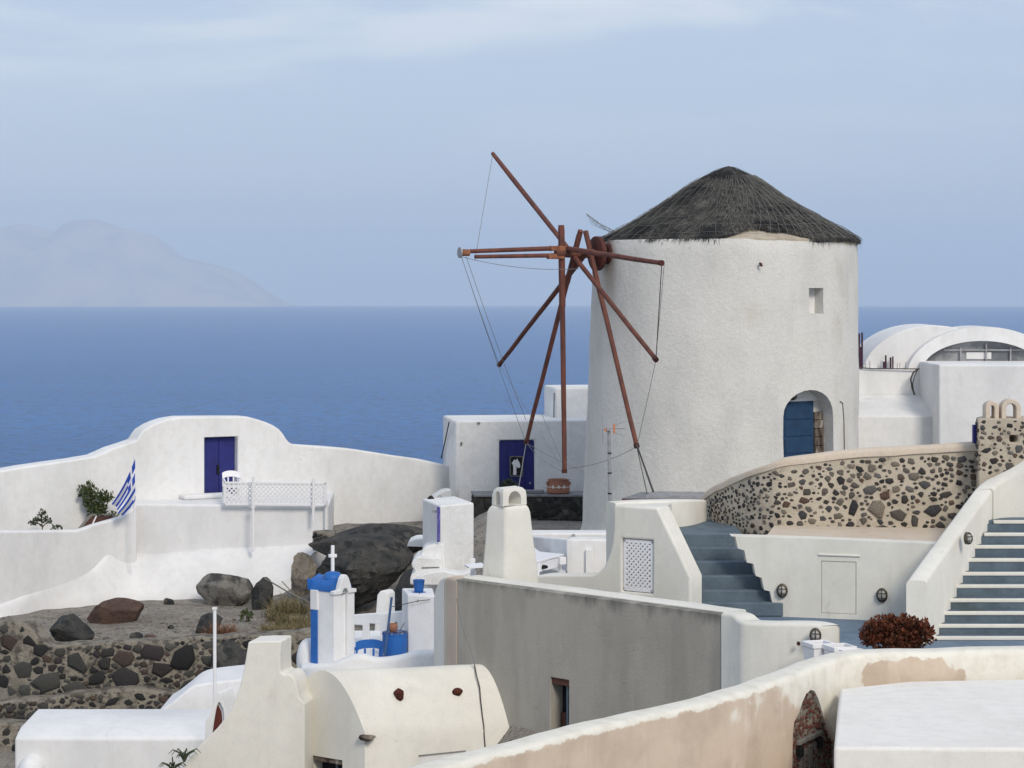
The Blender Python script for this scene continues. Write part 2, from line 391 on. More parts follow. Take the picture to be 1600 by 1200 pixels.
class NT:
    """short hand for hand-made node materials"""
    def __init__(s, name, rough=0.9, spec=0.2):
        s.m = bpy.data.materials.new(name); s.m.use_nodes = True
        s.n, s.l = s.m.node_tree.nodes, s.m.node_tree.links
        s.b = s.n['Principled BSDF']; s.b.inputs['Roughness'].default_value = rough; s.b.inputs['Specular IOR Level'].default_value = spec
        s.pos = s.n.new('ShaderNodeNewGeometry').outputs['Position']
        sp = s.n.new('ShaderNodeSeparateXYZ'); s.l.new(s.pos, sp.inputs[0])
        s.x, s.y, s.z = sp.outputs
    def put(s, sock, v):
        if isinstance(v, tuple): sock.default_value = (*v, 1) if len(v) == 3 else v
        elif isinstance(v, (int, float)): sock.default_value = v
        else: s.l.new(v, sock)
    def mp(s, scale, v=None):
        t = s.n.new('ShaderNodeMapping'); t.inputs['Scale'].default_value = scale; s.l.new(v or s.pos, t.inputs['Vector']); return t.outputs[0]
    def noi(s, scale, det=6, v=None, rough=0.6, dist=0.0):
        t = s.n.new('ShaderNodeTexNoise'); t.inputs['Scale'].default_value = scale; t.inputs['Detail'].default_value = det
        t.inputs['Roughness'].default_value = rough; t.inputs['Distortion'].default_value = dist
        s.l.new(v or s.pos, t.inputs['Vector']); return t.outputs['Fac']
    def rg(s, v, a, b, ta=0.0, tb=1.0):
        t = s.n.new('ShaderNodeMapRange'); t.interpolation_type = 'SMOOTHSTEP'
        for k, q in (('From Min', a), ('From Max', b), ('To Min', ta), ('To Max', tb)): t.inputs[k].default_value = q
        s.l.new(v, t.inputs['Value']); return t.outputs['Result']
    def ma(s, op, a, b=0.0, c=0.0):
        t = s.n.new('ShaderNodeMath'); t.operation = op
        for k, q in enumerate((a, b, c)): s.put(t.inputs[k], q)
        return t.outputs[0]
    def mix(s, f, a, b, mode='MIX'):
        t = s.n.new('ShaderNodeMix'); t.data_type = 'RGBA'; t.blend_type = mode
        s.put(t.inputs['Factor'], f); s.put(t.inputs['A'], a); s.put(t.inputs['B'], b); return t.outputs['Result']
    def out(s, col, h=None, strength=0.3, dist=0.02):
        s.put(s.b.inputs['Base Color'], col)
        if h is not None:
            b = s.n.new('ShaderNodeBump'); b.inputs['Strength'].default_value = strength; b.inputs['Distance'].default_value = dist
            s.l.new(h, b.inputs['Height']); s.l.new(b.outputs['Normal'], s.b.inputs['Normal'])
        return s.m

# bare grey render: trowelled bands, a dark weathered edge along its top
t = NT('grey_render')
base = t.mix(t.rg(t.noi(1.1, 6, t.mp((2.2, 2.2, 0.5))), 0.36, 0.66), (0.375, 0.355, 0.316), (0.315, 0.298, 0.265))
base = t.mix(t.rg(t.noi(0.9, 5), 0.5, 0.75), base, (0.31, 0.285, 0.24))
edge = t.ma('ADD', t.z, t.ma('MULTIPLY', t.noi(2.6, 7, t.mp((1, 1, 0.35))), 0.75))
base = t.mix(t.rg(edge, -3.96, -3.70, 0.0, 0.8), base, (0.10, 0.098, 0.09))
base = t.mix(t.rg(t.noi(9, 6), 0.62, 0.8, 0, 0.5), base, (0.12, 0.115, 0.105))
hh = t.ma('ADD', t.ma('MULTIPLY', t.noi(13, 5, t.mp((0.8, 0.8, 1.8)), dist=2.0), 0.5), t.ma('ADD', t.noi(2.2, 4, t.mp((1.6, 1.6, 0.25))), t.ma('MULTIPLY', t.noi(90, 3), 0.15)))
CONCRETE = t.out(base, hh, 0.35, 0.03)

# foreground wall: beige undercoat, white paint along its top and in patches towards the right
t = NT('half_painted_wall')
n1, n2 = t.noi(1.6, 7), t.noi(5.0, 7)
beige = t.mix(t.rg(n1, 0.38, 0.68), (0.58, 0.475, 0.375), (0.475, 0.385, 0.30))
beige = t.mix(t.rg(t.noi(2.2, 5, t.mp((1, 1, 0.3))), 0.5, 0.72, 0, 0.6), beige, (0.66, 0.555, 0.455))
white = t.mix(t.rg(n2, 0.4, 0.7), (0.74, 0.715, 0.64), (0.66, 0.625, 0.545))
top = t.rg(t.ma('ADD', t.z, t.ma('MULTIPLY', t.noi(4.0, 7), 0.16)), -4.205, -4.182)
rt = t.ma('ADD', t.ma('MULTIPLY', t.ma('SUBTRACT', t.x, 3.0), 1.0), t.ma('ADD', t.ma('MULTIPLY', t.ma('ADD', t.z, 4.55), 1.6), t.ma('MULTIPLY', t.ma('SUBTRACT', t.noi(2.1, 8), 0.5), 3.6)))
rt = t.rg(rt, -0.3, 0.35)
bx = t.ma('DIVIDE', t.ma('SUBTRACT', t.x, 4.62), 0.62)
bz = t.ma('DIVIDE', t.ma('ADD', t.z, 4.52), 0.25)
bl = t.ma('ADD', t.ma('ADD', t.ma('MULTIPLY', bx, bx), t.ma('MULTIPLY', bz, bz)), t.ma('MULTIPLY', t.ma('SUBTRACT', t.noi(3.0, 7), 0.5), 2.2))
rt = t.ma('MULTIPLY', rt, t.rg(bl, 0.85, 1.0))
col = t.mix(t.ma('MAXIMUM', top, rt), beige, white)
HALF = t.out(col, t.ma('ADD', t.noi(7, 5), t.ma('MULTIPLY', t.noi(50, 4), 0.25)), 0.3, 0.03)

# sea: long crests seen at a grazing angle
t = NT('sea_water', 0.3, 0.15)
w1 = t.noi(1.0, 5, t.mp((0.060, 0.026, 1)), 0.6)
w2 = t.noi(0.0011, 5, t.mp((0.35, 1.6, 1)), 0.6)
cb = t.mix(t.rg(w2, 0.3, 0.7), (0.001, 0.095, 0.315), (0.002, 0.12, 0.365))
cb = t.mix(t.rg(w1, 0.46, 0.66, 0, 0.9), cb, (0.003, 0.055, 0.165))
cap = t.rg(t.noi(0.05, 3, t.mp((0.5, 1, 1)), 0.7), 0.80, 0.83)
cb = t.mix(cap, cb, (0.6, 0.65, 0.7))
SEA = t.out(cb, t.ma('ADD', t.noi(0.03, 8, t.mp((0.7, 1.3, 1)), 0.72), t.ma('MULTIPLY', t.noi(0.25, 6), 0.2)), 1.0, 7.0)
t.b.inputs['IOR'].default_value = 1.33

t = NT('hazed_island_rock', 1.0, 0.0)
ISLE = t.out(t.mix(t.rg(t.noi(0.0011, 7), 0.4, 0.65), (0.50, 0.44, 0.42), (0.35, 0.35, 0.355)))  # rock colours paled, so part of the distance haze sits in the colour

# striped flag, nine bands and a cross in the canton, by its own cloth coordinates
t = NT('striped_flag_cloth', 0.8)
uv = t.n.new('ShaderNodeUVMap'); sp = t.n.new('ShaderNodeSeparateXYZ'); t.l.new(uv.outputs[0], sp.inputs[0])
u, v = sp.outputs[0], sp.outputs[1]
par = t.ma('LESS_THAN', t.ma('MODULO', t.ma('MULTIPLY', v, 9.0), 2.0), 1.0)
can = t.ma('MULTIPLY', t.ma('LESS_THAN', u, 0.37), t.ma('GREATER_THAN', v, 4 / 9))
cr = t.ma('MAXIMUM', t.ma('LESS_THAN', t.ma('ABSOLUTE', t.ma('SUBTRACT', u, 0.185)), 0.037), t.ma('LESS_THAN', t.ma('ABSOLUTE', t.ma('SUBTRACT', v, 6.5 / 9)), 0.0556))
blue = t.ma('ADD', t.ma('MULTIPLY', par, t.ma('SUBTRACT', 1.0, can)), t.ma('MULTIPLY', can, t.ma('SUBTRACT', 1.0, cr)))
FLAG = t.out(t.mix(blue, (0.72, 0.73, 0.76), (0.025, 0.07, 0.40)))

t = NT('painted_reflection_pane', 0.12, 0.6)
GLASS = t.out(t.mix(t.rg(t.noi(1.1, 3), 0.42, 0.62), (0.13, 0.14, 0.15), (0.30, 0.31, 0.32)))  # mottled greys put reflections into the glass colour

# ------------------------------------------------------------------ sea, island, ground, haze
SEA_Z, R_EARTH = -225.0, 6.371e6
def sea_z(x, y): return SEA_Z - (x * x + y * y) / (2 * R_EARTH)
gx = [-48000 + 1200 * i for i in range(81)]
gy = [150 + 65000 * (j / 90) ** 1.6 for j in range(91)]
mb = MB(); mb.add([(x, y, sea_z(x, y)) for y in gy for x in gx], [(j * 81 + i, j * 81 + i + 1, (j + 1) * 81 + i + 1, (j + 1) * 81 + i) for j in range(90) for i in range(80)])
build(mb, 'sea', SEA, kind='structure', ang=60, origin=(0, 0, SEA_Z))

def island(prof, Y, depth, name, kindseed, peak_y):
    """a ridge of hills whose skyline follows prof [(column, row)]"""
    pts = crom(prof, 6)
    mb = MB(); rows = 15
    secs = []
    for j in range(rows):
        a = j / (rows - 1)
        yy = Y + depth * (a - 0.5)
        env = math.sin(math.pi * min(max(a, 0.0), 1.0)) ** 0.8
        row = []
        for (x, y) in pts:
            p = XY(x, Y)
            zs_ = sea_z(p.x, Y) - 2; h = max(Z(y, Y) - zs_, 0)
            q = (p.x / 2000, yy / 2000, kindseed)
            hh = h * env * (1 + (0.30 * nz(q, 1.0) + 0.2 * nz(q, 2.7)) * (1 - abs(env) ** 6 * 0.9))
            row.append(Vector((p.x, yy, zs_ + hh)))
        secs.append(row)
    mb.loft(secs, caps=False, closed=False)
    return build(mb, name, ISLE, kind='structure', ang=60)
island([(-220, 484), (-120, 400), (-50, 372), (0, 356), (35, 350), (62, 356), (90, 362), (115, 347), (140, 343), (165, 349), (200, 358), (235, 366), (262, 382), (285, 400),
        (320, 410), (350, 418), (385, 434), (410, 452), (432, 470), (445, 484)], 48000, 6900, 'far_island', 3.0, 343)

LZ = [(5, -12), (30, -11), (49, -10.2), (51.6, -9.75), (51.95, -8.08), (54, -8.15), (58, -8.3), (62.4, -8.36), (63.2, -7.3), (64, -6.95), (72, -6.9), (80, -8.2), (100, -16), (150, -45), (420, -229), (470, -240)]
RZ = [(5, -9.5), (24, -8.6), (29, -7.2), (33, -5.7), (45, -5.9), (53, -6.6), (66, -6.6), (75, -7.2), (82, -9), (100, -18), (150, -46), (420, -229), (470, -240)]
def lerp_t(tab, y):
    for (a, za), (b, zb) in zip(tab, tab[1:]):
        if y <= b: return za + (zb - za) * (y - a) / (b - a)
    return tab[-1][1]
def sstep(x, a, b):
    q = min(max((x - a) / (b - a), 0), 1); return q * q * (3 - 2 * q)
def ground_z(x, y):
    k = sstep(x, -3.6 if y > 46 else -2.5, 0.2)
    z = lerp_t(LZ, y) * (1 - k) + lerp_t(RZ, y) * k
    amp = 0.10 if y < 75 else 0.10 + (y - 75) * 0.05
    z += amp * nz((x, y, 0), 0.55, 2) + (0.035 * nz((x, y, 3), 2.4, 5) if y < 80 else 1.4 * nz((x, y, 0), 0.07, 5) * min(1, (y - 80) / 40))
    if y > 53 and x < 0: z += 0.75 * sstep(x, -6.6, -4.8) * sstep(y, 56.5, 60.5) * (1 - sstep(y, 62, 64))
    if 52.2 < y < 62.5: z -= 0.08 * sstep(-x, 8, 11)
    z += 0.55 * math.exp(-((x + 15.6) / 2.2) ** 2 - ((y - 70) / 2.5) ** 2)
    return z
def axis_vals(segs):
    out = []
    for a, b, st in segs:
        n = max(1, round((b - a) / st)); out += [a + (b - a) * i / n for i in range(n)]
    return out + [segs[-1][1]]
xs = axis_vals([(-140, -30, 10), (-30, -14, 2), (-14, 0, 0.22), (0, 14, 0.7), (14, 30, 2), (30, 140, 10)])
ys = axis_vals([(4, 44, 2.0), (44, 51, 0.6), (51, 52, 0.1), (52, 66, 0.22), (66, 80, 1), (80, 470, 8)])
mb = MB()
mb.add([(x, y, ground_z(x, y)) for y in ys for x in xs],
       [(j * len(xs) + i, j * len(xs) + i + 1, (j + 1) * len(xs) + i + 1, (j + 1) * len(xs) + i) for j in range(len(ys) - 1) for i in range(len(xs) - 1)])
build(mb, 'ground', SOIL, kind='structure', ang=60, origin=(0, 0, 0))

mb = MB(); mb.box((0, 36000, 510), (130000, 80000, 2120))
hz = build(mb, 'haze', None, kind='stuff', ang=0)
hm = bpy.data.materials.new('sea_haze'); hm.use_nodes = True
hm.node_tree.nodes.clear()
ho = hm.node_tree.nodes.new('ShaderNodeOutputMaterial'); hv = hm.node_tree.nodes.new('ShaderNodeVolumePrincipled')
hv.inputs['Density'].default_value = 3.4e-5
hv.inputs['Color'].default_value = (0.76, 0.88, 1.0, 1)
hv.inputs['Anisotropy'].default_value = 0.0
hm.node_tree.links.new(hv.outputs[0], ho.inputs['Volume'])
hz.data.materials.clear(); hz.data.materials.append(hm)

# ------------------------------------------------------------------ small builders
def stone_meshes(matl, n=12, seed=1):
    r = random.Random(seed); out = []
    for i in range(n):
        k = r.choice([5, 6, 6, 7, 7])
        angs = sorted([(j + r.uniform(-0.40, 0.40)) * 2 * math.pi / k for j in range(k)])
        rad = [r.uniform(0.68, 1.15) for _ in range(k)]
        ring = lambda s, y: [Vector((math.cos(a) * q * s, y + r.uniform(-0.06, 0.06), math.sin(a) * q * s)) for a, q in zip(angs, rad)]
        vs = ring(1.0, 0.45) + ring(0.97, -0.12) + ring(0.66, -0.36) + [Vector((r.uniform(-.15, .15), -0.42 + r.uniform(-.06, .06), r.uniform(-.15, .15)))]
        fs = []
        for a in range(2):
            for j in range(k): fs.append((a * k + j, a * k + (j + 1) % k, (a + 1) * k + (j + 1) % k, (a + 1) * k + j))
        fs += [(2 * k + j, 2 * k + (j + 1) % k, 3 * k) for j in range(k)]
        me = bpy.data.meshes.new('stone'); me.from_pydata(vs, [], fs); me.materials.append(matl); fix_normals(me)
        me.shade_smooth(); me.set_sharp_from_angle(angle=math.radians(48))
        out.append(me)
    return out
def place_stone(me, parent, p, rz, w, h, d, roll):
    o = bpy.data.objects.new('stone', me); COL.objects.link(o)
    o.parent = parent
    o.location = Vector(p) - ORG[parent]
    o.rotation_euler = (0, roll, rz); o.scale = (w, d, h)
    return o
def pack(length, zlo, zhi, sizes, seed, gap=0.8, tries=60, limit=300, aspect=1.25, fixed=()):
    """throw ellipses, largest first, into the strip 0..length between zlo(s) and zhi(s)"""
    r = random.Random(seed); got = [tuple(q) for q in fixed]
    for size, count, dom in sizes:
        for _ in range(count):
            for _ in range(tries):
                s = r.uniform(0, length); a, b = zlo(s), zhi(s)
                rr = size * r.uniform(0.75, 1.2); w, h = rr * r.uniform(0.9, aspect), rr * r.uniform(0.65, 0.95)
                if b - a < 2 * h or s < w * 0.8 or s > length - w * 0.8: continue
                z = r.uniform(a + h, b - h)
                if dom and not dom(s, (z - a) / (b - a)): continue
                if all(((s - q[0]) / (w + q[2])) ** 2 + ((z - q[1]) / (h + q[3])) ** 2 > gap for q in got):
                    got.append((s, z, w, h)); break
            if len(got) >= limit: return got
    return got
class Path:
    """plan path with heights, walked by arc length"""
    def __init__(s, pts):
        s.p = pts; s.L = [0]
        for a, b in zip(pts, pts[1:]): s.L.append(s.L[-1] + math.hypot(b[0] - a[0], b[1] - a[1]))
    def at(s, t):
        for i in range(len(s.p) - 1):
            if t <= s.L[i + 1] or i == len(s.p) - 2:
                k = (t - s.L[i]) / (s.L[i + 1] - s.L[i])
                a, b = s.p[i], s.p[i + 1]
                return [q + (w - q) * k for q, w in zip(a, b)], math.atan2(b[1] - a[1], b[0] - a[0])
def stones_on(parent, path, meshes, packed, seed, depth=0.55, out=0.0):
    r = random.Random(seed)
    for (s, z, w, h) in packed:
        q, ang = path.at(s)
        n = Vector((math.sin(ang), -math.cos(ang)))           # faces the camera when the path runs left to right
        place_stone(r.choice(meshes), parent, (q[0] + n.x * out, q[1] + n.y * out, z), ang, w, h, depth * min(w, h) + 0.012, r.uniform(-0.35, 0.35))
def facet(p, planes):
    for n, d in planes:
        k = p.dot(n) - d
        if k > 0: p = p - n * (k * 0.93)
    return p
def make_planes(seed, n, lo=0.62, hi=0.92):
    r = random.Random(seed * 13 + 5); out = []
    for _ in range(n):
        v = Vector((r.gauss(0, 1), r.gauss(0, 1), r.gauss(0, 1))).normalized(); out.append((v, r.uniform(lo, hi)))
    return out
def rock_mesh(mb, c, rad, seed, sub=4, amp=0.28, fac=0.16, flat=True, cuts=15):
    bm = bmesh.new(); bmesh.ops.create_icosphere(bm, subdivisions=sub, radius=1.0)
    vs = []; pl = make_planes(seed, cuts if amp > 0.08 else 0)
    for v in bm.verts:
        p = v.co.normalized()
        k = 1 + amp * 0.8 * nz(p, 1.3, seed)
        q = facet(p * k * 1.08, pl)
        q *= 1 + amp * (0.22 * nz(p, 3.3, seed + 4) + 0.12 * nz(p, 8, seed + 9) + 0.07 * nz(p, 17, seed + 2))
        q = Vector((q.x * rad[0], q.y * rad[1], q.z * rad[2]))
        if flat and q.z < -rad[2] * 0.72: q.z = -rad[2] * 0.72
        vs.append(Vector(c) + q)
    idx = [tuple(v.index for v in f.verts) for f in bm.faces]
    bm.free()
    return mb.add(vs, idx)
def leaves(mb, c, rad, n, size, seed, shell=0.0, up=0.3, keep=None):
    r = random.Random(seed); c = Vector(c)
    k = 0
    while k < n:
        p = Vector((r.uniform(-1, 1), r.uniform(-1, 1), r.uniform(-1, 1)))
        if p.length > 1 or p.length < shell: continue
        if nz(p, 2.3, seed) < -0.18 and r.random() < 0.7: continue
        q = c + Vector((p.x * rad[0], p.y * rad[1], p.z * rad[2]))
        if keep and not keep(q): k += 1; continue
        d = (p + Vector((r.uniform(-1, 1), r.uniform(-1, 1), r.uniform(-0.6, 1) + up))).normalized()
        s = d.cross(Vector((r.uniform(-1, 1), r.uniform(-1, 1), r.uniform(-1, 1)))).normalized()
        L, W = size * r.uniform(0.6, 1.3), size * r.uniform(0.22, 0.42)
        b = d.cross(s) * W * 0.4
        mb.add([q, q + d * L * 0.5 + s * W + b, q + d * L, q + d * L * 0.5 - s * W + b], [(0, 1, 2), (0, 2, 3)])
        k += 1
def blades(mb, pts, n, length, width, seed, lean=0.5):
    r = random.Random(seed)
    for _ in range(n):
        p = Vector(r.choice(pts)) + Vector((r.gauss(0, 0.10), r.gauss(0, 0.10), 0))
        d = Vector((r.gauss(0, lean), r.gauss(0, lean), 1)).normalized(); s = Vector((r.uniform(-1, 1), r.uniform(-1, 1), 0)).normalized() * width
        L = length * r.uniform(0.5, 1.2); bend = Vector((d.x, d.y, -0.25)) * L * 0.35
        a, b = p + d * L * 0.55, p + d * L + bend
        mb.add([p - s, p + s, a + s * 0.7, a - s * 0.7, b], [(0, 1, 2, 3), (3, 2, 4)])
def lattice(mb, O, ux, uz, pitch, wid, thick):
    """crossed diagonal strips filling the rectangle O, O+ux, O+uz"""
    O, ux, uz = Vector(O), Vector(ux), Vector(uz); W, H = ux.length, uz.length
    a, b = ux.normalized(), uz.normalized(); n = a.cross(b).normalized()
    for sgn in (1, -1):
        k = -H
        while k < W:
            x0, z0, x1, z1 = k, 0.0, k + H, H
            if x0 < 0: z0 = -x0; x0 = 0.0
            if x1 > W: z1 -= x1 - W; x1 = W
            if x1 - x0 > pitch * 0.2:
                q0, q1 = (x0, x1) if sgn > 0 else (W - x0, W - x1)
                p0, p1 = O + a * q0 + b * z0, O + a * q1 + b * z1
                d = (p1 - p0).normalized(); s = d.cross(n) * wid / 2
                mb.obox(p0 - s + n * (thick * 0.55 * sgn), s * 2, n * thick, p1 - p0)
            k += pitch

Z3 = Vector((0, 0, 1))
def stones_joined(parent, path, packed, seed, m, depth=.6):
    r = random.Random(seed); mb = MB()
    for (s, z, w, h) in packed:
        qv, an_ = path.at(s); n_ = Vector((math.sin(an_), -math.cos(an_), 0)); t_ = Vector((math.cos(an_), math.sin(an_), 0)); c = Vector((qv[0], qv[1], z)); k = 6; a0 = r.uniform(0, 6)
        ring = lambda f, o: [c + t_ * w * f * math.cos(a0 + j * 6.283 / k) * r.uniform(.8, 1.1) + Z3 * h * f * math.sin(a0 + j * 6.283 / k) * r.uniform(.8, 1.1) + n_ * o for j in range(k)]
        mb.add(ring(1, -.02) + ring(.9, h * .25) + [c + n_ * h * .4], [(j, (j + 1) % k, k + (j + 1) % k, k + j) for j in range(k)] + [(k + j, k + (j + 1) % k, 2 * k) for j in range(k)])
    return build(mb, 'pebbles', m, parent, kind='stuff')
PEB2 = mat('rubble_chips', (0.10, 0.09, 0.08), (0.045, 0.042, 0.04), 5, .4, .6, c3=(.17, .15, .125), sc3=6, lo3=.58, hi3=.68, bump=.6, bsc=14)

def rust_run(m, x0, ztop, zbot, half):
    # rust that has run down the wall below the axle
    n, l = m.node_tree.nodes, m.node_tree.links; bs = n['Principled BSDF']; src = bs.inputs['Base Color'].links[0].from_socket
    g = n.new('ShaderNodeNewGeometry'); sp = n.new('ShaderNodeSeparateXYZ'); l.new(g.outputs['Position'], sp.inputs[0])
    mp = n.new('ShaderNodeMapping'); mp.inputs['Scale'].default_value = (3, 3, 0.5); l.new(g.outputs['Position'], mp.inputs['Vector'])
    no = n.new('ShaderNodeTexNoise'); no.inputs['Scale'].default_value = 2.0; no.inputs['Detail'].default_value = 6; l.new(mp.outputs[0], no.inputs['Vector'])
    def ma(op, a, b):
        t = n.new('ShaderNodeMath'); t.operation = op
        for k, q in enumerate((a, b)):
            if isinstance(q, float): t.inputs[k].default_value = q
            else: l.new(q, t.inputs[k])
        return t.outputs[0]
    def rg(v, a, b):
        t = n.new('ShaderNodeMapRange'); t.interpolation_type = 'SMOOTHSTEP'; t.inputs['From Min'].default_value = a; t.inputs['From Max'].default_value = b; l.new(v, t.inputs['Value']); return t.outputs[0]
    dx = ma('ABSOLUTE', ma('SUBTRACT', sp.outputs[0], x0), 0.0)
    wx = ma('SUBTRACT', 1.0, rg(ma('ADD', dx, ma('MULTIPLY', no.outputs['Fac'], half)), half * 0.6, half * 1.7))
    k = ma('MULTIPLY', ma('MULTIPLY', wx, rg(sp.outputs[2], zbot, ztop)), ma('MULTIPLY', no.outputs['Fac'], 1.1))
    mx = n.new('ShaderNodeMix'); mx.data_type = 'RGBA'; mx.inputs['B'].default_value = (0.30, 0.20, 0.115, 1)
    l.new(k, mx.inputs['Factor']); l.new(src, mx.inputs['A']); l.new(mx.outputs['Result'], bs.inputs['Base Color'])
rust_run(STUCCO, 2.47, 1.0, -1.1, 0.16)

# ================================================================== windmill
WB, WT = XY(1125, 60), XY(1133, 60)
WZ0, WZ1 = -6.75, Z(377, 60)
def tw_c(z):
    k = (z - WZ0) / (WZ1 - WZ0); return WB + (WT - WB) * k
def tw_r(z):
    k = (z - WZ0) / (WZ1 - WZ0); return 3.60 + (3.42 - 3.60) * k
def on_tower(x, y):
    Yq = 55.0
    while Yq < 60:
        p = P(x, y, Yq)
        if (Vector((p.x, p.y)) - tw_c(p.z)).length < tw_r(p.z): return p
        Yq += 0.01
    return P(x, y, 60)
mill = thing('windmill', 'old round whitewashed windmill with grey thatched cone roof and bare red sail poles', 'windmill', (WB.x, WB.y, WZ0))
mb = MB(); secs = []
for j in range(41):
    z = WZ0 + (WZ1 - WZ0) * j / 40
    c, r = tw_c(z), tw_r(z)
    ring = []
    for k in range(144):
        a = 2 * math.pi * k / 144
        q = Vector((math.cos(a) * 3.5, math.sin(a) * 3.5, z))
        rr = r + 0.030 * nz(q, 0.55, 4) + 0.016 * nz(q, 1.9, 7) + 0.006 * nz(q, 5, 2)
        foot = -6.25 + 0.12 * nz(q, 0.8, 11)
        if z < foot: rr += 0.16 * min(1, (foot - z) / 0.25)
        if j == 40: rr -= 0.05
        ring.append(Vector((c.x + math.cos(a) * rr, c.y + math.sin(a) * rr, z)))
    secs.append(ring)
mb.loft(secs)
tower = build(mb, 'tower', STUCCO, mill, ang=50)
# arched doorway pocket
d0, d1 = on_tower(1224, 680), on_tower(1302, 680)
dm = (d0 + d1) / 2
dn = Vector((dm.x - tw_c(dm.z).x, dm.y - tw_c(dm.z).y, 0)).normalized()
dt = Vector((-dn.y, dn.x, 0))
if dt.x < 0: dt = -dt
dh = (d1 - d0).length / 2
zt, zs, zb = Z(609, dm.y), Z(650, dm.y), -5.05
arch = lambda hw, top, spring, bot, N=12: [(-hw, bot), (hw, bot)] + [(hw * math.cos(math.pi * k / N), spring + (top - spring) * math.sin(math.pi * k / N)) for k in range(N + 1)]
base = Vector((dm.x, dm.y, 0))
mb = MB(); mb.prism([base + dn * 0.4 + dt * u + Vector((0, 0, z)) for u, z in arch(dh, zt, zs, zb)], -dn * 0.86)
cut(tower, mb, 50)
w0, w1 = on_tower(1264, 470), on_tower(1287, 470)
wm = (w0 + w1) / 2
wnn = Vector((wm.x - tw_c(wm.z).x, wm.y - tw_c(wm.z).y, 0)).normalized(); wtt = Vector((-wnn.y, wnn.x, 0)); wtt = wtt if wtt.x > 0 else -wtt
wh = (w1 - w0).length / 2
wz0, wz1 = Z(490, wm.y), Z(450, wm.y)
mb = MB(); mb.obox(Vector((wm.x, wm.y, wz0)) + wnn * 0.3 - wtt * wh, wtt * 2 * wh, -wnn * 0.62, (0, 0, wz1 - wz0))
cut(tower, mb, 50)
mb = MB(); mb.obox(Vector((wm.x, wm.y, wz0 - 0.02)) - wnn * 0.318 - wtt * (wh + .02), wtt * (2 * wh + .04), -wnn * 0.02, (0, 0, wz1 - wz0 + .04))
build(mb, 'blind_window_back', ROUGHW, mill)
# door leaf, jambs, lamp
D = base - dn * 0.40
door = None
mb = MB()
lx0, lx1, dz0, dz1 = -dh - 0.02, dh - 0.30, zb, Z(628, dm.y)
mb.obox(D + dt * lx0 + Vector((0, 0, dz0)), dt * (lx1 - lx0), -dn * 0.05, (0, 0, dz1 - dz0))
door = build(mb, 'door', PETROL, mill, bevel=0.01)
for i in range(5):
    a = dz0 + 0.06 + i * (dz1 - dz0 - 0.08) / 5
    mb = MB(); mb.obox(D + dt * (lx0 + 0.40) + Vector((0, 0, a)), dt * (lx1 - lx0 - 0.48), dn * 0.022, (0, 0, (dz1 - dz0 - 0.08) / 5 - 0.06))
    o = build(mb, 'door_panel', PETROL, mill, bevel=0.012); o.parent = door
mb = MB(); mb.obox(D + dt * (lx0) + Vector((0, 0, dz1)), dt * (2 * dh), -dn * 0.045, (0, 0, zt - dz1 + 0.1))
build(mb, 'tympanum', ROUGHW, mill)
mb = MB()
for i in range(9):
    hgt = (Z(645, dm.y) - zb) / 9
    mb.obox(D + dt * (lx1 + 0.01 + rng.uniform(0, .03)) + dn * rng.uniform(0.03, 0.08) + Vector((0, 0, zb + i * hgt)), dt * (0.27 + rng.uniform(-.02, .02)), -dn * 0.12, (0, 0, hgt - 0.012))
build(mb, 'stone_jamb', OLDW, mill, bevel=0.02)
mb = MB(); lp = on_tower(1251, 619) - dn * 0.33
mb.lathe([(0.001, 0.13), (0.07, 0.12), (0.11, 0.07), (0.12, 0.0)], lp, 14, axis=tuple(dn))
build(mb, 'door_lamp', BRONZE, mill)
mb = MB(); mb.tube([on_tower(1312, 627) + dn * 0.02, on_tower(1316, 630) + dn * .02, on_tower(1318, 660) + dn * .02, on_tower(1319, 716) + dn * .02], 0.011, 6)
build(mb, 'wall_cable', ROPE, mill)
mb = MB(); pz = on_tower(1188, 413); mb.tube([pz + Vector((.05, .1, 0)), pz + Vector((-0.02, -.12, 0.02)), pz + Vector((0.03, -.13, -0.05))], 0.03, 6)
build(mb, 'iron_peg', IRON, mill)

# thatched cone
RC = XY(1138, 60); RCv = Vector((RC.x, RC.y, 0))
zE = WZ1 - 0.02
PROF = [(0.0, 3.14), (0.13, 3.11), (0.32, 3.02), (0.9, 2.70), (1.7, 2.19), (2.5, 1.70), (3.05, 1.41), (3.42, 1.20), (3.60, 1.06)]
def prof_z(r):
    for (a, za), (b, zb_) in zip(PROF, PROF[1:]):
        if r <= b: return za + (zb_ - za) * (r - a) / (b - a)
    return PROF[-1][1] - (r - PROF[-1][0]) * 0.6
def roof_p(r, a, off=0.0):
    q = (math.cos(a) * r, math.sin(a) * r, 0)
    z = prof_z(r) + 0.05 * nz(q, 0.9, 3) + 0.028 * nz(q, 2.4, 6) + off
    k = max(0, -math.cos(a)) ** 3 * max(0, (r - 1.9) / 1.6)          # the eave sags on the sail side
    return Vector((RC.x + q[0] - 0.06 * k, RC.y + q[1], z - 0.10 * k * (3.55 - r) / 1.6 * 2))
GAP_A = math.radians(-77)                                             # where the thatch has slid off the eave
def eave_r(a):
    da = (a - GAP_A + math.pi) % (2 * math.pi) - math.pi
    e = 3.40 + 0.05 * nz((math.cos(a) * 4, math.sin(a) * 4, 0), 2.2, 5)
    g = math.exp(-(da / 0.27) ** 4)
    return e - g * (0.62 + 0.30 * nz((a * 3, 1, 0), 1.5, 2)) * (0.65 + 0.55 * (1 - min(1, abs(da + 0.12) / 0.35)))
mb = MB(); secs = []
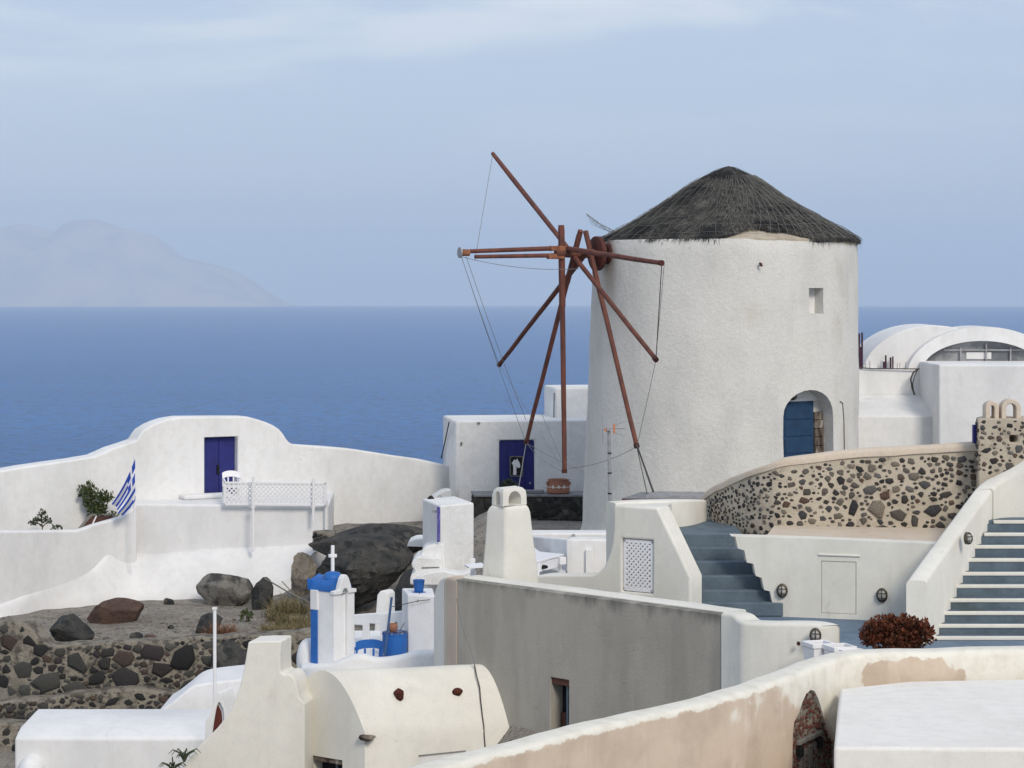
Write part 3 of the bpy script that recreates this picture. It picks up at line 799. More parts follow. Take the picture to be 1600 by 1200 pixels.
for k in range(181):
    a = 2 * math.pi * k / 180; e = eave_r(a)
    col = [roof_p(max(0.01, e * t), a) for t in [i / 26 for i in range(27)]]
    col.append(col[-1] + Vector((-math.cos(a) * 0.03, -math.sin(a) * 0.03, -0.10)))
    secs.append(col)
mb.loft(secs, caps=False, closed=False)
roof = build(mb, 'thatched_roof', THATCH, mill, ang=70)
mb = MB(); mb.lathe([(2.2, 1.62), (2.75, 1.40), (3.2, 1.25), (3.36, 1.185), (3.36, WZ1 - 0.12), (2.2, WZ1 - 0.12)], (RC.x - 0.03, RC.y, 0), 96, closed_caps=False)
o = build(mb, 'roof_ring', MORTAR, mill, ang=50); o.parent = roof
r_ = random.Random(5); mb = MB()
for i in range(15000):
    a = r_.uniform(0, 2 * math.pi)
    if math.sin(a) > 0.35 and r_.random() < 0.7: continue
    e = eave_r(a); r0 = e * math.sqrt(r_.uniform(0.0004, 1.0))
    L = r_.uniform(0.16, 0.46); tw = r_.gauss(0, 0.16)
    p0 = roof_p(r0, a, 0.004); r1 = min(r0 + L * 0.86, e + r_.uniform(0.0, 0.10))
    p1 = roof_p(max(r1, 0.02), a + tw * L / max(r0, 0.4), r_.uniform(0.012, 0.055))
    if r0 + L * 0.86 > e: p1.z -= r_.uniform(0.02, 0.10) * (2.0 if r_.random() < 0.15 else 1)
    s = Vector((-math.sin(a), math.cos(a), 0)) * r_.uniform(0.007, 0.018)
    pm = (p0 + p1) / 2 + Vector((0, 0, 0.012))
    mb.add([p0 - s, p0 + s, pm + s, pm - s, p1], [(0, 1, 2, 3), (3, 2, 4)])
for i in range(1500):                                                  # loose ends hanging over the wall head
    a = r_.uniform(-math.pi, 0.2); e = eave_r(a)
    p0 = roof_p(e - 0.05, a, 0.01); out = Vector((math.cos(a), math.sin(a), 0)); sd = Vector((-math.sin(a), math.cos(a), 0))
    L = r_.uniform(0.06, 0.2) * (1.9 if r_.random() < 0.12 else 1)
    p1 = p0 + out * L * 0.35 + Vector((0, 0, -L)) + sd * r_.gauss(0, 0.35) * L
    s = sd * r_.uniform(0.005, 0.011)
    mb.add([p0 - s, p0 + s, p1], [(0, 1, 2)])
o = build(mb, 'straw', STRAW, mill, ang=0, normals=False, kind='stuff'); o.parent = roof
mb = MB()
for k in range(92):                                                  # wire net over the thatch
    a0 = 2 * math.pi * k / 92 + r_.uniform(-.01, .01)
    if math.sin(a0) > 0.4: continue
    e = eave_r(a0) + r_.uniform(-0.02, 0.1)
    if k % 2: mb.tube([roof_p(0.85 + (e - 0.85) * i / 14, a0 + 0.10 * i / 14, 0.055 + 0.02 * math.sin(i * 1.7 + k)) for i in range(15)], 0.0055, 3, caps=False)
    if math.cos(a0) > -0.15: mb.tube([roof_p(0.7 + (e - 0.7) * i / 14, a0 - 0.34 * i / 14, 0.06) for i in range(15)], 0.005, 3, caps=False)
for j in range(6):
    rr = 1.2 + j * 0.42
    mb.tube([roof_p(rr + 0.03 * nz((k * .3, j, 0)), math.radians(-200 + k * 4.6), 0.058) for k in range(48)], 0.004, 3, caps=False)
net = build(mb, 'wire_net', NETM, mill, ang=0, kind='stuff'); net.parent = roof
mb = MB()                                                             # torn corner of the net lifting over the sails
t0, t1, t2 = P(916, 334, 58.6), P(962, 362, 58.3), P(930, 366, 58.8)
for i in range(9):
    q = i / 8
    a_, b_ = t0.lerp(t1, q), (t0 + Vector((0.06, 0, -0.08))).lerp(t2.lerp(t1, q), min(1, q * 1.3))
    mb.tube([a_, (a_ + b_) / 2 + Vector((0.02, 0, -.03)), b_], 0.005, 3)
for i in range(5):
    q = i / 5
    mb.tube([t0.lerp(t0.lerp(t2, .6), q), t0.lerp(t2, q * .7).lerp(t1, 0.5) + Vector((0, 0, -0.03)), t2.lerp(t1, 0.6 + q * .4)] if i else [t0, t0.lerp(t1, .5) + Vector((0, 0, -.05)), t1, roof_p(2.9, math.radians(190), .04)], 0.0055 if i else 0.012, 3)
o = build(mb, 'torn_net_corner', NETM, mill, ang=0); o.parent = roof

# sail wheel: axle, bowsprit, poles, discs, wires
ad, ah = Vector((-0.906, -0.423)), Vector((0.423, -0.906))
AZ = Z(396, 58.2)
def ax_p(px, dz=0.0):
    q = online(WT, ad, px); return Vector((q.x, q.y, AZ + dz))
ad3, ah3, Z3 = Vector((ad.x, ad.y, 0)), Vector((ah.x, ah.y, 0)), Vector((0, 0, 1))
mb = MB(); mb.tube([ax_p(868), ax_p(900), ax_p(985)], [0.10, 0.12, 0.13], 10)
build(mb, 'axle', RUSTW, mill)
for (a, b, z0_, z1_, rr) in ((728, 874, 0.03, 0.13, 0.055), (742, 874, -0.10, -0.05, 0.05)):
    mb = MB(); mb.tube([ax_p(a, z0_), ax_p(b, z1_)], [rr * 0.95, rr * 1.1], 8); build(mb, 'bowsprit_beam', RUSTW, mill)
mb = MB(); mb.tube([ax_p(719), ax_p(733)], 0.085, 12); mb.tube([ax_p(733, .05), ax_p(840, .12)], 0.02, 6)
tipo = build(mb, 'bowsprit_tip', RUSTO, mill)
mb = MB(); mb.tube([ax_p(717.6), ax_p(719.5)], 0.135, 18); o = build(mb, 'end_cap', METAL, mill); o.parent = tipo
for px_, zz in ((872, 0.12), (868, -0.08)):
    mb = MB(); c = ax_p(px_, zz); mb.obox(c - ad3 * 0.22 - ah3 * 0.08 - Z3 * 0.065, ad3 * 0.44, ah3 * 0.16, Z3 * 0.13)
    build(mb, 'bracket', RUSTO, mill, bevel=0.015)
for px_, rr, th in ((933, 0.44, 0.16), (951, 0.27, 0.2)):
    mb = MB(); mb.lathe([(rr * .9, -th / 2), (rr, -th / 3), (rr, th / 3), (rr * .9, th / 2), (rr * .35, th / 2 + .02)], ax_p(px_), 28, axis=tuple(ad3))
    build(mb, 'brake_disc', IRON, mill, ang=35)
mb = MB(); c = ax_p(946, 0.06); mb.obox(c - ad3 * 0.5 - ah3 * 0.32, ad3 * 1.0, ah3 * 0.07, Z3 * 0.05)
build(mb, 'axle_plank', OLDW, mill, bevel=0.01)
def wheel_pt(hub, x, y):
    h = ax_p(hub); q = online(h, ah, x); return P(x, y, q.y)
POLES = {'a': (897, (770, 240), (1025, 562), .068, .055), 'b': (879, (877, 352), (882, 738), .075, .058), 'c': (900, (907, 360), (822, 692), .072, .055),
         'd': (922, (915, 362), (995, 698), .07, .058), 'e': (907, (918, 392), (780, 570), .07, .055), 'f': (886, (874, 387), (1034, 411), .075, .055)}
TIP = {}
for k, (hub, e1, e2, r1, r2) in POLES.items():
    p1, p2 = wheel_pt(hub, *e1), wheel_pt(hub, *e2); TIP[k] = (p1, p2)
    n_ = 7; pts = [p1.lerp(p2, i / n_) + Vector((0.014 * nz((i, ord(k), 0), .8), 0, 0.014 * nz((i, 3, ord(k)), .8))) for i in range(n_ + 1)]
    rad = [0.055 if (k == 'a' and i in (0,)) else r1 + (r2 - r1) * i / n_ for i in range(n_ + 1)]
    mb = MB(); mb.tube(pts, rad, 8)
    pole = build(mb, 'sail_pole', RUSTW, mill)
    d = (p2 - p1).normalized()
    mb = MB(); mb.tube([p2 - d * 0.08, p2 + d * 0.02], r2 + 0.014, 10); o = build(mb, 'pole_ferrule', IRON, mill); o.parent = pole
def splice(p, d, L, w):
    d = d.normalized(); s = d.cross(ad3).normalized()
    mb = MB(); mb.obox(p - d * L / 2 - s * w / 2 - ad3 * w / 2, d * L, s * w, ad3 * w); return mb
pb1, pb2 = TIP['b']
build(splice(pb1.lerp(pb2, 0.17), pb2 - pb1, 2.0, 0.135), 'splice_post', RUSTW, mill, bevel=0.02)
pf1, pf2 = TIP['f']
build(splice(pf1.lerp(pf2, 0.22), pf2 - pf1, 1.5, 0.125), 'splice_post', RUSTW, mill, bevel=0.02)
pc1, pc2 = TIP['c']
build(splice(pc1.lerp(pc2, 0.13), pc2 - pc1, 1.4, 0.12), 'splice_post', RUSTW, mill, bevel=0.02)
TT = ax_p(721, -0.1)
def wire(a, b, sag=0.0, r=0.007, m=WIRE, name='wire', par=mill):
    a, b = Vector(a), Vector(b); mb = MB()
    mb.tube([a.lerp(b, i / 8) + Vector((0, 0, -sag * 4 * (i / 8) * (1 - i / 8))) for i in range(9)], r, 4)
    return build(mb, name, m, par)
wire(TIP['a'][0], ax_p(742, -0.2)); wire(TIP['f'][1], TIP['a'][1], 0, 0.011, ROPE); wire(TIP['f'][1] + Vector((.06, 0, 0)), TIP['a'][1] + Vector((0.02, 0, .3)), 0)
wire(TIP['a'][1], TIP['d'][1], 0.02); wire(TT, TIP['e'][1], 0.05); wire(TT, TIP['c'][1], 0.08); wire(TT + Vector((.12, 0, 0)), TIP['c'][1] + Vector((0, 0, .6)), 0.1)
wire(TT, P(905, 420, 57.5), 0.12); wire(TIP['c'][1], TIP['b'][1], 0.1); wire(TIP['c'][1], P(913, 738, 57.9), 0.03); wire(TIP['e'][1], TIP['b'][1], 0.0, 0.005)
wire(TIP['b'][1] + Vector((0, 0, .1)), TIP['d'][1], 0.12); wire(TIP['c'][1], P(809, 770, 58.6), 0.0, 0.012); wire(TIP['c'][1] + Vector((.4, 0, .8)), TIP['b'][1] + Vector((0, 0, .15)), 0.02)
wire(TIP['d'][1] + Vector((0, 0, .04)), P(1022, 772, 46), 0.0, 0.022, ROPE, 'tie_rope'); wire(TIP['d'][1], P(1011, 771, 46), 0.0, 0.010, ROPE, 'tie_rope')

# ================================================================== cottage behind the windmill
K = XY(712, 67); fr, lb = Vector((0.9885, 0.151)), Vector((-0.151, 0.9885))
KL = online(K, lb, 692); KR = online(K, fr, 960)
depth_v = KL - K
zt_ = Z(658, 67)
cot = thing('cottage', 'small flat-roofed white cottage with navy door left of the windmill', 'house', (K.x + 1.5, K.y + 1.5, -7.0))
mb = MB(); mb.plan([K, KR, KR + depth_v, KL], -7.0, zt_)
wall = build(mb, 'wall', ROUGHW, cot, bevel=0.07, bseg=3)
c0, c1 = online(K, fr, 780.5), online(K, fr, 835.5)
fn = Vector((fr.y, -fr.x, 0)); fr3 = Vector((fr.x, fr.y, 0))
dzt, dzb = Z(688, c0.y), -6.7
mb = MB(); mb.obox(V3(c0, dzb) + fn * 0.2, fr3 * (c1 - c0).length, -fn * 0.38, (0, 0, dzt - dzb)); cut(wall, mb)
mb = MB(); mb.obox(V3(c0, dzb) - fn * 0.12, fr3 * (c1 - c0).length, -fn * 0.06, (0, 0, dzt - dzb - .005)); cd = build(mb, 'door', NAVY, cot)
for i in range(4):
    w_ = (c1 - c0).length / 4
    mb = MB(); mb.obox(V3(c0, dzb + .02) - fn * 0.12 + fr3 * (i * w_ + .006), fr3 * (w_ - .012), fn * 0.02, (0, 0, dzt - dzb - .05)); o = build(mb, 'door_board', NAVY, cot, bevel=.005); o.parent = cd
mb = MB(); mb.lathe([(.001, .05), (.03, .045), (.035, .02), (.02, 0)], V3(online(K, fr, 829), dzb + .95) - fn * 0.10, 10, axis=tuple(fn)); o = build(mb, 'door_knob', METAL, cot); o.parent = cd
f0, f1 = online(K, fr, 797), online(K, fr, 818); fw = (f1 - f0).length; fz0, fz1 = Z(745, f0.y), Z(713, f0.y)
mb = MB(); B0 = V3(f0, fz0) - fn * 0.095
for O_, a_, c_ in ((B0, fr3 * fw, (0, 0, .03)), (B0 + Vector((0, 0, fz1 - fz0 - .03)), fr3 * fw, (0, 0, .03)), (B0, fr3 * .03, (0, 0, fz1 - fz0)), (B0 + fr3 * (fw - .03), fr3 * .03, (0, 0, fz1 - fz0))):
    mb.obox(O_, a_, fn * 0.03, c_)
fo = build(mb, 'picture_frame', GREYW, cot); fo.parent = cd
mb = MB(); mb.obox(B0 + fr3 * .03 + Vector((0, 0, .03)), fr3 * (fw - .06), fn * 0.012, (0, 0, fz1 - fz0 - .06)); o = build(mb, 'picture', BLACK, cot); o.parent = cd
mb = MB(); S = B0 + fn * 0.013
hd = [(.10, .05), (.20, .05), (.20, .30), (.26, .24), (.32, .28), (.30, .40), (.25, .47), (.22, .53), (.19, .47), (.13, .50), (.10, .44), (.06, .40), (.10, .33), (.11, .2)]
mb.prism([S + fr3 * u_ + Z3 * v_ for u_, v_ in hd], fn * 0.003); o = build(mb, 'picture_print', WHITE, cot); o.parent = cd
K2 = XY(868, 68.6); K2L = online(K2, lb, 850); K2R = online(K2, fr, 985)
mb = MB(); mb.plan([K2, K2R, K2R + (K2L - K2), K2L], zt_ - 0.3, Z(606, 68.6)); build(mb, 'upper_block', ROUGHW, cot, bevel=0.06, bseg=3)
for cab in ([V3(K2, Z(614, 68.6)) + Vector((-.04, -.03, 0)), V3(K2, Z(652, 68.6)) + Vector((-.05, -.03, 0))], [V3(K, zt_ - .05) + Vector((-.2, .2, 0)), V3(K.lerp(KL, .6), zt_ - 0.6) + Vector((-.06, 0, 0)), V3(K.lerp(KL, .97), zt_ - 1.3) + Vector((-.06, 0, 0))]):
    mb = MB(); mb.tube(cab, 0.018, 6); build(mb, 'drain_cable', ROPE, cot)
for hx_, hy_, hs in ((721, 693, (.05, .05, .09)), (748, 661, (.08, .05, .04))):
    mb = MB(); q = online(K, fr, hx_); mb.box(V3(q, Z(hy_, 67)) + Vector((0, -.03, 0)), hs); build(mb, 'wall_hook', GREYW, cot)

# dark retaining wall with pot, in front of the cottage
DK = Path([(*XY(737, 66.2), 0), (*XY(742, 65.0), 0), (*XY(915, 65.0), 0)])
dzt2 = Z(773, 65)
dw = thing('dark_stone_wall', 'dark basalt retaining wall under the terracotta pot, left of windmill base', 'wall', (*XY(826, 65.4), -8.6))
mb = MB(); mb.plan([XY(737, 66.2), XY(742, 65), XY(945, 65), XY(945, 66.2)], -8.6, dzt2 - 0.05); build(mb, 'wall_core', MORTAR3, dw)
mb = MB(); mb.plan([XY(736, 66.2), XY(741, 64.93), XY(930, 64.93), XY(930, 66.25)], dzt2 - 0.06, dzt2); build(mb, 'coping', SLATE, dw, bevel=0.015)
DST = stone_meshes(DARKST, 10, 3)
pk = pack(DK.L[-1], lambda s: -8.4, lambda s: dzt2 - 0.08, [(0.17, 70, None), (0.12, 120, None), (0.08, 120, None)], 4, gap=0.62)
stones_on(dw, DK, DST, pk, 6, depth=0.5, out=0.0)
def lathe_thing(name, prof, c, m, label, cat, segs=28, group=None, ang=40):
    mb = MB(); mb.lathe(prof, c, segs); return build(mb, name, m, label=label, cat=cat, group=group, ang=ang, origin=c)
pc_ = V3(XY(872.5, 65.35), dzt2)
pot = thing('terracotta_pot', 'large terracotta pot with lug handles on dark stone wall', 'pot', pc_)
mb = MB(); mb.lathe([(0.29, 0), (0.33, 0.05), (0.325, 0.2), (0.31, 0.22), (0.31, 0.27), (0.29, 0.36), (0.30, 0.385), (0.305, 0.41), (0.26, 0.41), (0.25, 0.3)], pc_, 32); build(mb, 'body', TERRA, pot)
for sgn in (-1, 1):
    mb = MB(); mb.tube([pc_ + Vector((sgn * .27, -.12, .36)), pc_ + Vector((sgn * .34, -.14, .32)), pc_ + Vector((sgn * .31, -.12, .25))], 0.025, 6); build(mb, 'handle', TERRA, pot)
mb = MB()
for a in (-2.1, -1.57, -1.05):
    mb.box(pc_ + Vector((math.cos(a) * .315, math.sin(a) * .315, .21)), (.05, .02, .09), a + 1.57)
mb.tube([pc_ + Vector((math.cos(a) * .325, math.sin(a) * .325, .2)) for a in [-2.9 + k * .13 for k in range(21)]], 0.009, 4); build(mb, 'relief_band', CREAM, pot)
hc = V3(XY(795, 65.4), dzt2)
hb = thing('potted_herb', 'dark green herb in a low trough before the navy cottage door', 'plant', hc)
mb = MB(); mb.box(hc + Vector((0.45, 0, .05)), (1.1, .25, .1)); build(mb, 'trough', SLATE, hb, bevel=.02)
mb = MB(); leaves(mb, hc + Vector((-.02, 0, .22)), (.22, .16, .16), 240, .09, 3); build(mb, 'foliage', LEAFD, hb, ang=0, normals=False)
mb = MB(); mb.tube([hc + Vector((0, 0, .08)), hc + Vector((0, 0, .25))], .015, 5); build(mb, 'stem', BARK, hb)

# ================================================================== white compound on the left
DA, DDv = XY(342, 65), Vector((0.867, 0.498))
bn = Vector((-0.498, 0.867, 0))                 # away from the camera
fr3w = Vector((DDv.x, DDv.y, 0))
SKY = [(-30, 741), (0, 736), (40, 729), (75, 724), (112, 719), (148, 713), (160, 708), (175, 701), (197, 694), (214, 688), (219, 680), (225, 672), (238, 664), (250, 659), (262, 655), (283, 651.5), (335, 651),
       (387, 651), (402, 655), (417, 660), (428, 665), (437, 671), (443, 678), (447, 685), (451, 690), (457, 694), (475, 696), (515, 698.5), (555, 702), (612, 711), (655, 717), (691, 725), (712, 730)]
def on_back(x, y): q = online(DA, DDv, x); return V3(q, Z(y, q.y))
comp = thing('courtyard_wall', 'long white courtyard wall with a curved hump over a navy double door', 'wall', (*DA, -8.0))
mb = MB(); pts = [on_back(x, y) for x, y in SKY]
pts += [Vector((pts[-1].x, pts[-1].y, -8.0)), Vector((pts[0].x, pts[0].y, -8.0))]
mb.prism(pts, bn * 0.75)
cw = build(mb, 'wall', WHITE, comp, bevel=0.05, bseg=3)
p0, p1 = on_back(320, 776), on_back(372, 776)
zt_d, zb_d = Z(682.5, DA.y), Z(776, DA.y)
mb = MB(); mb.obox(Vector((p0.x, p0.y, zb_d)) - bn * 0.3, fr3w * (p1 - p0).dot(fr3w), bn * 0.58, (0, 0, zt_d - zb_d)); cut(cw, mb)
Wd = (p1 - p0).dot(fr3w)
O_ = Vector((p0.x, p0.y, zb_d)) + bn * 0.24
mb = MB(); mb.obox(O_ + fr3w * 0.001, fr3w * (Wd - .002), bn * 0.05, (0, 0, zt_d - zb_d - .03)); dr = build(mb, 'double_door', NAVY, comp)
for i in range(2):
    mb = MB(); mb.obox(O_ + fr3w * (0.02 + i * (Wd / 2)), fr3w * (Wd / 2 - 0.035), -bn * 0.03, (0, 0, zt_d - zb_d - .05)); o = build(mb, 'door_leaf', NAVY, comp, bevel=.01); o.parent = dr
mb = MB(); mb.box(O_ + fr3w * (Wd * .47) - bn * 0.05 + Z3 * 0.75, (.07, .06, .26), .5); o = build(mb, 'lock_plate', BLACK, comp); o.parent = dr
TZ = Z(787, 63.0)
BLp, BRp = XY(205, 63.0), XY(513, 62.35)
bkR, bkL = on_back(522, 800), on_back(196, 800)
ter = thing('terrace_block', 'white retaining wall of the terrace below the navy double door', 'wall', (*XY(360, 63.5), -8.2))
mb = MB(); mb.plan([BLp, BRp, (bkR.x, bkR.y), (bkL.x, bkL.y)], -8.2, TZ); build(mb, 'wall', WHITEB, ter, bevel=0.06, bseg=3)
mb = MB(); a_, b_ = on_back(279, 776), on_back(352, 776); mb.obox(Vector((a_.x, a_.y, TZ + .002)) - bn * .45, fr3w * (b_ - a_).dot(fr3w), bn * .44, (0, 0, .13)); build(mb, 'door_step', WHITEB, ter, bevel=.04)
mb = MB(); mb.tube([P(509.5, 782, 62.3), P(509.5, 836, 62.28)], 0.05, 8); build(mb, 'corner_pipe', WHITEB, ter)
# lower wall, left of the flag
low = [(-40, 831), (0, 830), (60, 829.5), (120, 829), (130, 826), (145, 820.5), (168, 814), (190, 808), (205, 797), (214, 786.5)]
LWa, LWb = XY(-40, 57.8), XY(214, 62.6)
lwy = lambda x: online(LWa, LWb - LWa, x).y
mb = MB(); pts = [P(x, y, lwy(x)) for x, y in low]; pts += [V3(pts[-1].xy, -8.6), V3(pts[0].xy, -8.6)]
mb.prism(pts, (-.12, 0.33, 0)); build(mb, 'lower_garden_wall', WHITEB, bevel=0.05, bseg=3, label='low white garden wall sweeping up to the flagpole at far left', cat='wall')
# whitewashed apron under the walls
top_ = crom([(x, y, lwy(x) + .05) for x, y in ((-60, 967), (0, 944), (80, 912), (148, 884), (172, 862))] + [(215, 866, 62.9), (300, 862, 62.7), (400, 856, 62.55), (485, 852, 62.35), (497, 862, 62.2)], 4)
bot_ = crom([(-60, 992, 57.2), (0, 969, 58.2), (45, 964, 59.2), (100, 948, 60.2), (160, 939, 61.0), (230, 936, 61.75), (320, 931, 61.75), (400, 924, 61.7), (445, 908, 61.6), (475, 882, 61.7)], 4)
secs = []
for (a, b) in zip(top_, bot_):
    p, q = P(*a), P(*b); s = []
    for i in range(7):
        k = i / 6; w = p.lerp(q, k); w.z += 0.16 * math.sin(math.pi * k) * (1 - k) + 0.02 * nz(w, 1.5, 2); s.append(w)
    s += [Vector((q.x, q.y, -9)), Vector((p.x, p.y + .3, -9)), Vector((p.x, p.y + .3, p.z))]
    secs.append(s)
mb = MB(); mb.loft(secs); build(mb, 'plaster_apron', WHITEB, ang=60, label='sloping whitewashed apron between terrace walls and gravel slope', cat='wall')
# fence panel with its poles
fen = thing('lattice_fence', 'white diamond lattice fence panel on the terrace edge beside the navy double door', 'fence', P(430, 787, 62.2))
a_, b_ = P(350, 786.5, 62.56), P(510, 789, 62.24); ux = Vector((b_.x - a_.x, b_.y - a_.y, 0)); hgt = 37 * 62.4 / F
O_ = Vector((a_.x, a_.y - .03, TZ + 0.005)); un = ux.normalized(); nn = Vector((un.y, -un.x, 0))
mb = MB()
for (o0, a0, c0_) in ((O_, ux, Z3 * .06), (O_ + Z3 * (hgt - .06), ux, Z3 * .06), (O_, un * .06, Z3 * hgt), (O_ + ux - un * .06, un * .06, Z3 * hgt)): mb.obox(o0, a0, nn * .05, c0_)
build(mb, 'frame', PLAST, fen, bevel=.006)
mb = MB(); lattice(mb, O_ + nn * .02 + un * .05 + Z3 * .05, ux - un * .1, Z3 * (hgt - .1), 0.125, 0.042, 0.012); build(mb, 'lattice_strips', PLAST, fen, kind='stuff')
for x_, y0_, y1_ in ((395.5, 745, 862), (489.5, 748, 815)):
    mb = MB(); mb.tube([P(x_, y0_, 62.15), P(x_, y1_, 62.12)], 0.037, 8); build(mb, 'post', PLAST, fen)
    mb = MB(); mb.box(P(x_, 792, 62.2), (.12, .14, .03)); build(mb, 'pole_clip', PLAST, fen)

def plastic_chair(c, rz, m, label, sc=1.0):
    ch = thing('plastic_chair', label, 'chair', c)
    R_ = Matrix.Rotation(rz, 4, 'Z'); T = lambda p: Vector(c) + (R_ @ Vector(p)) * sc
    mb = MB(); secs = []
    for i in range(9):
        x = -0.24 + 0.48 * i / 8; h = 0.80 + 0.055 * (1 - (abs(x) / 0.24) ** 2.5); y = 0.20 + 0.06 * (1 - (x / .24) ** 2)
        secs.append([T((x, y, h - .16)), T((x, y - .02, h - .16)), T((x, y + .03, h)), T((x, y + .05, h))])
    mb.loft(secs); build(mb, 'backrest', m, ch)
    for x in (-.22, -.075, .075, .22):
        mb = MB(); mb.tube([T((x, .2, .42)), T((x, .235, .68))], .022 * sc, 6); build(mb, 'back_slat', m, ch)
    mb = MB(); mb.prism([T(p) for p in ((-.24, -.22, .42), (.24, -.22, .42), (.22, .22, .42), (-.22, .22, .42))], (0, 0, .035 * sc)); build(mb, 'seat', m, ch, bevel=.01)
    for x in (-.21, .21):
        for y in (-.2, .2):
            mb = MB(); mb.tube([T((x, y, .43)), T((x * 1.12, y * 1.15, 0))], .022 * sc, 6); build(mb, 'leg', m, ch)
        mb = MB(); mb.tube([T((x, .22, .66)), T((x * 1.14, 0, .66)), T((x * 1.14, -.2, .62)), T((x * 1.1, -.2, .43))], .024 * sc, 6); build(mb, 'armrest', m, ch)
    return ch
plastic_chair(V3(XY(363, 63.3), TZ + .005), 0.3, PLAST, 'white plastic chair behind the lattice fence by the navy double door')

# flag and pole
fl = thing('flagpole', 'thin white flagpole with limp striped flag before the left terrace', 'flagpole', P(209.5, 868, 61.7))
mb = MB(); mb.tube([P(209.5, 880, 61.7), P(209.5, 711, 61.7)], 0.026, 8); build(mb, 'pole', PLAST, fl)
def flag_mesh():
    n_, m_ = 24, 16; vs, uvs, fs = [], [], []
    ht, hb_, ft, fb = P(211, 717, 61.66), P(211.5, 782, 61.66), P(176, 786, 61.3), P(190, 807, 61.5)
    for j in range(m_ + 1):
        v = j / m_
        for i in range(n_ + 1):
            u = i / n_
            top = ht.lerp(ft, u) + Vector((0, 0, -0.10 * math.sin(u * 3.1))); bt = hb_.lerp(fb, u) + Vector((0, 0, -0.02 * math.sin(u * 3.1)))
            p = bt.lerp(top, v); p.y += (0.13 * math.sin(v * 9 + u * 2.0) + 0.05 * math.sin(v * 19)) * (0.2 + 0.8 * u)
            vs.append(p); uvs.append((u, v))
    for j in range(m_):
        for i in range(n_): fs.append((j * (n_ + 1) + i, j * (n_ + 1) + i + 1, (j + 1) * (n_ + 1) + i + 1, (j + 1) * (n_ + 1) + i))
    mb = MB(); mb.add(vs, fs); o = build(mb, 'flag', FLAG, fl, ang=80, normals=False, label='blue and white striped flag hanging limp')
    uvl = o.data.uv_layers.new(name='UVMap')
    for lp_ in o.data.loops: uvl.data[lp_.index].uv = uvs[lp_.vertex_index]
flag_mesh()

# shelter roof and plants behind the garden wall
sh = thing('garden_frame', 'sloping red-brown garden frame with grey edges behind the low white wall', 'garden frame', P(150, 832, 62.2))
qa, qb, qc, qd = P(121, 832, 61.9), P(142, 807, 62.55), P(178, 806, 62.75), P(178, 832, 62.2)
mb = MB(); mb.prism([qa, qd, qc, qb], Vector((0, .02, -.06))); build(mb, 'panel', BROWNW, sh)
mb = MB()
for a_, b_ in ((qa, qb), (qb, qc), (qc, qd)): mb.tube([a_ + Z3 * .03, b_ + Z3 * .03], .045, 6)
build(mb, 'edge_rail', GREYW, sh)
mb = MB()
for q in (qb, qc): mb.tube([q, V3(q.xy, -7.6)], .04, 6)
build(mb, 'post', GREYW, sh)
mb = MB(); mb.tube([qa.lerp(qd, .3), qb.lerp(qc, .25) + Z3 * .02], .02, 6); build(mb, 'cord', PLAST, sh)
def shrub(name, label, cat, base, clumps, stems, m, size, seed):
    t = thing(name, label, cat, base)
    mb = MB()
    for i, (c, r, n) in enumerate(clumps): leaves(mb, c, r, n, size, seed + i)
    build(mb, 'foliage', m, t, ang=0, normals=False)
    for s in stems:
        mb = MB(); mb.tube(s, [0.02 - 0.010 * i / (len(s) - 1) for i in range(len(s))], 5); build(mb, 'stem', BARK, t)
    return t
Y_ = 62.75; B_ = P(150, 850, Y_)
shrub('vine', 'leafy green vine climbing the white wall left of the flag', 'plant', (B_.x, B_.y, -7.3),
      [(P(150, 783, Y_), (.34, .2, .36), 420), (P(152, 800, Y_), (.26, .2, .22), 260), (P(136, 772, Y_), (.2, .15, .16), 110), (P(128, 768, Y_), (.1, .1, .14), 40), (P(141, 761, Y_), (.09, .1, .16), 45), (P(163, 778, Y_), (.2, .15, .13), 90), (P(170, 774, Y_), (.1, .1, .1), 35), (P(177, 806, Y_), (.13, .1, .08), 40)],
      [[(B_.x, B_.y, -7.3), P(150, 815, Y_), P(150, 785, Y_), P(141, 762, Y_)], [P(150, 800, Y_), P(138, 778, Y_), P(126, 766, Y_)], [P(152, 795, Y_), P(165, 782, Y_), P(171, 773, Y_)]], LEAF, .10, 11)
Y_ = 61.6; B_ = P(65, 840, Y_)
shrub('sapling', 'small sparse grey-green sapling behind the far left garden wall', 'plant', (B_.x, B_.y, -7.3),
      [(P(58, 815, Y_), (.16, .1, .09), 60), (P(66, 806, Y_), (.1, .1, .17), 60), (P(50, 817, Y_), (.08, .08, .06), 25), (P(73, 814, Y_), (.11, .1, .1), 55), (P(88, 825, Y_), (.12, .1, .05), 40)],
      [[(B_.x, B_.y, -7.3), P(66, 824, Y_), P(65, 812, Y_), P(67, 799, Y_)], [P(66, 822, Y_), P(57, 816, Y_), P(47, 817, Y_)], [P(66, 824, Y_), P(74, 815, Y_)]], LEAFD, .085, 23)
mb = MB()
blades(mb, [V3((-16.6 + .32 * i, 69.5 + .2 * (i % 3)), ground_z(-16.6 + .32 * i, 69.5) + .0) for i in range(12)], 900, .42, .012, 4, .5)
build(mb, 'dry_scrub', DRY, ang=0, normals=False, label='dry brown scrub showing above the wall at the far left edge', cat='grass', kind='stuff')

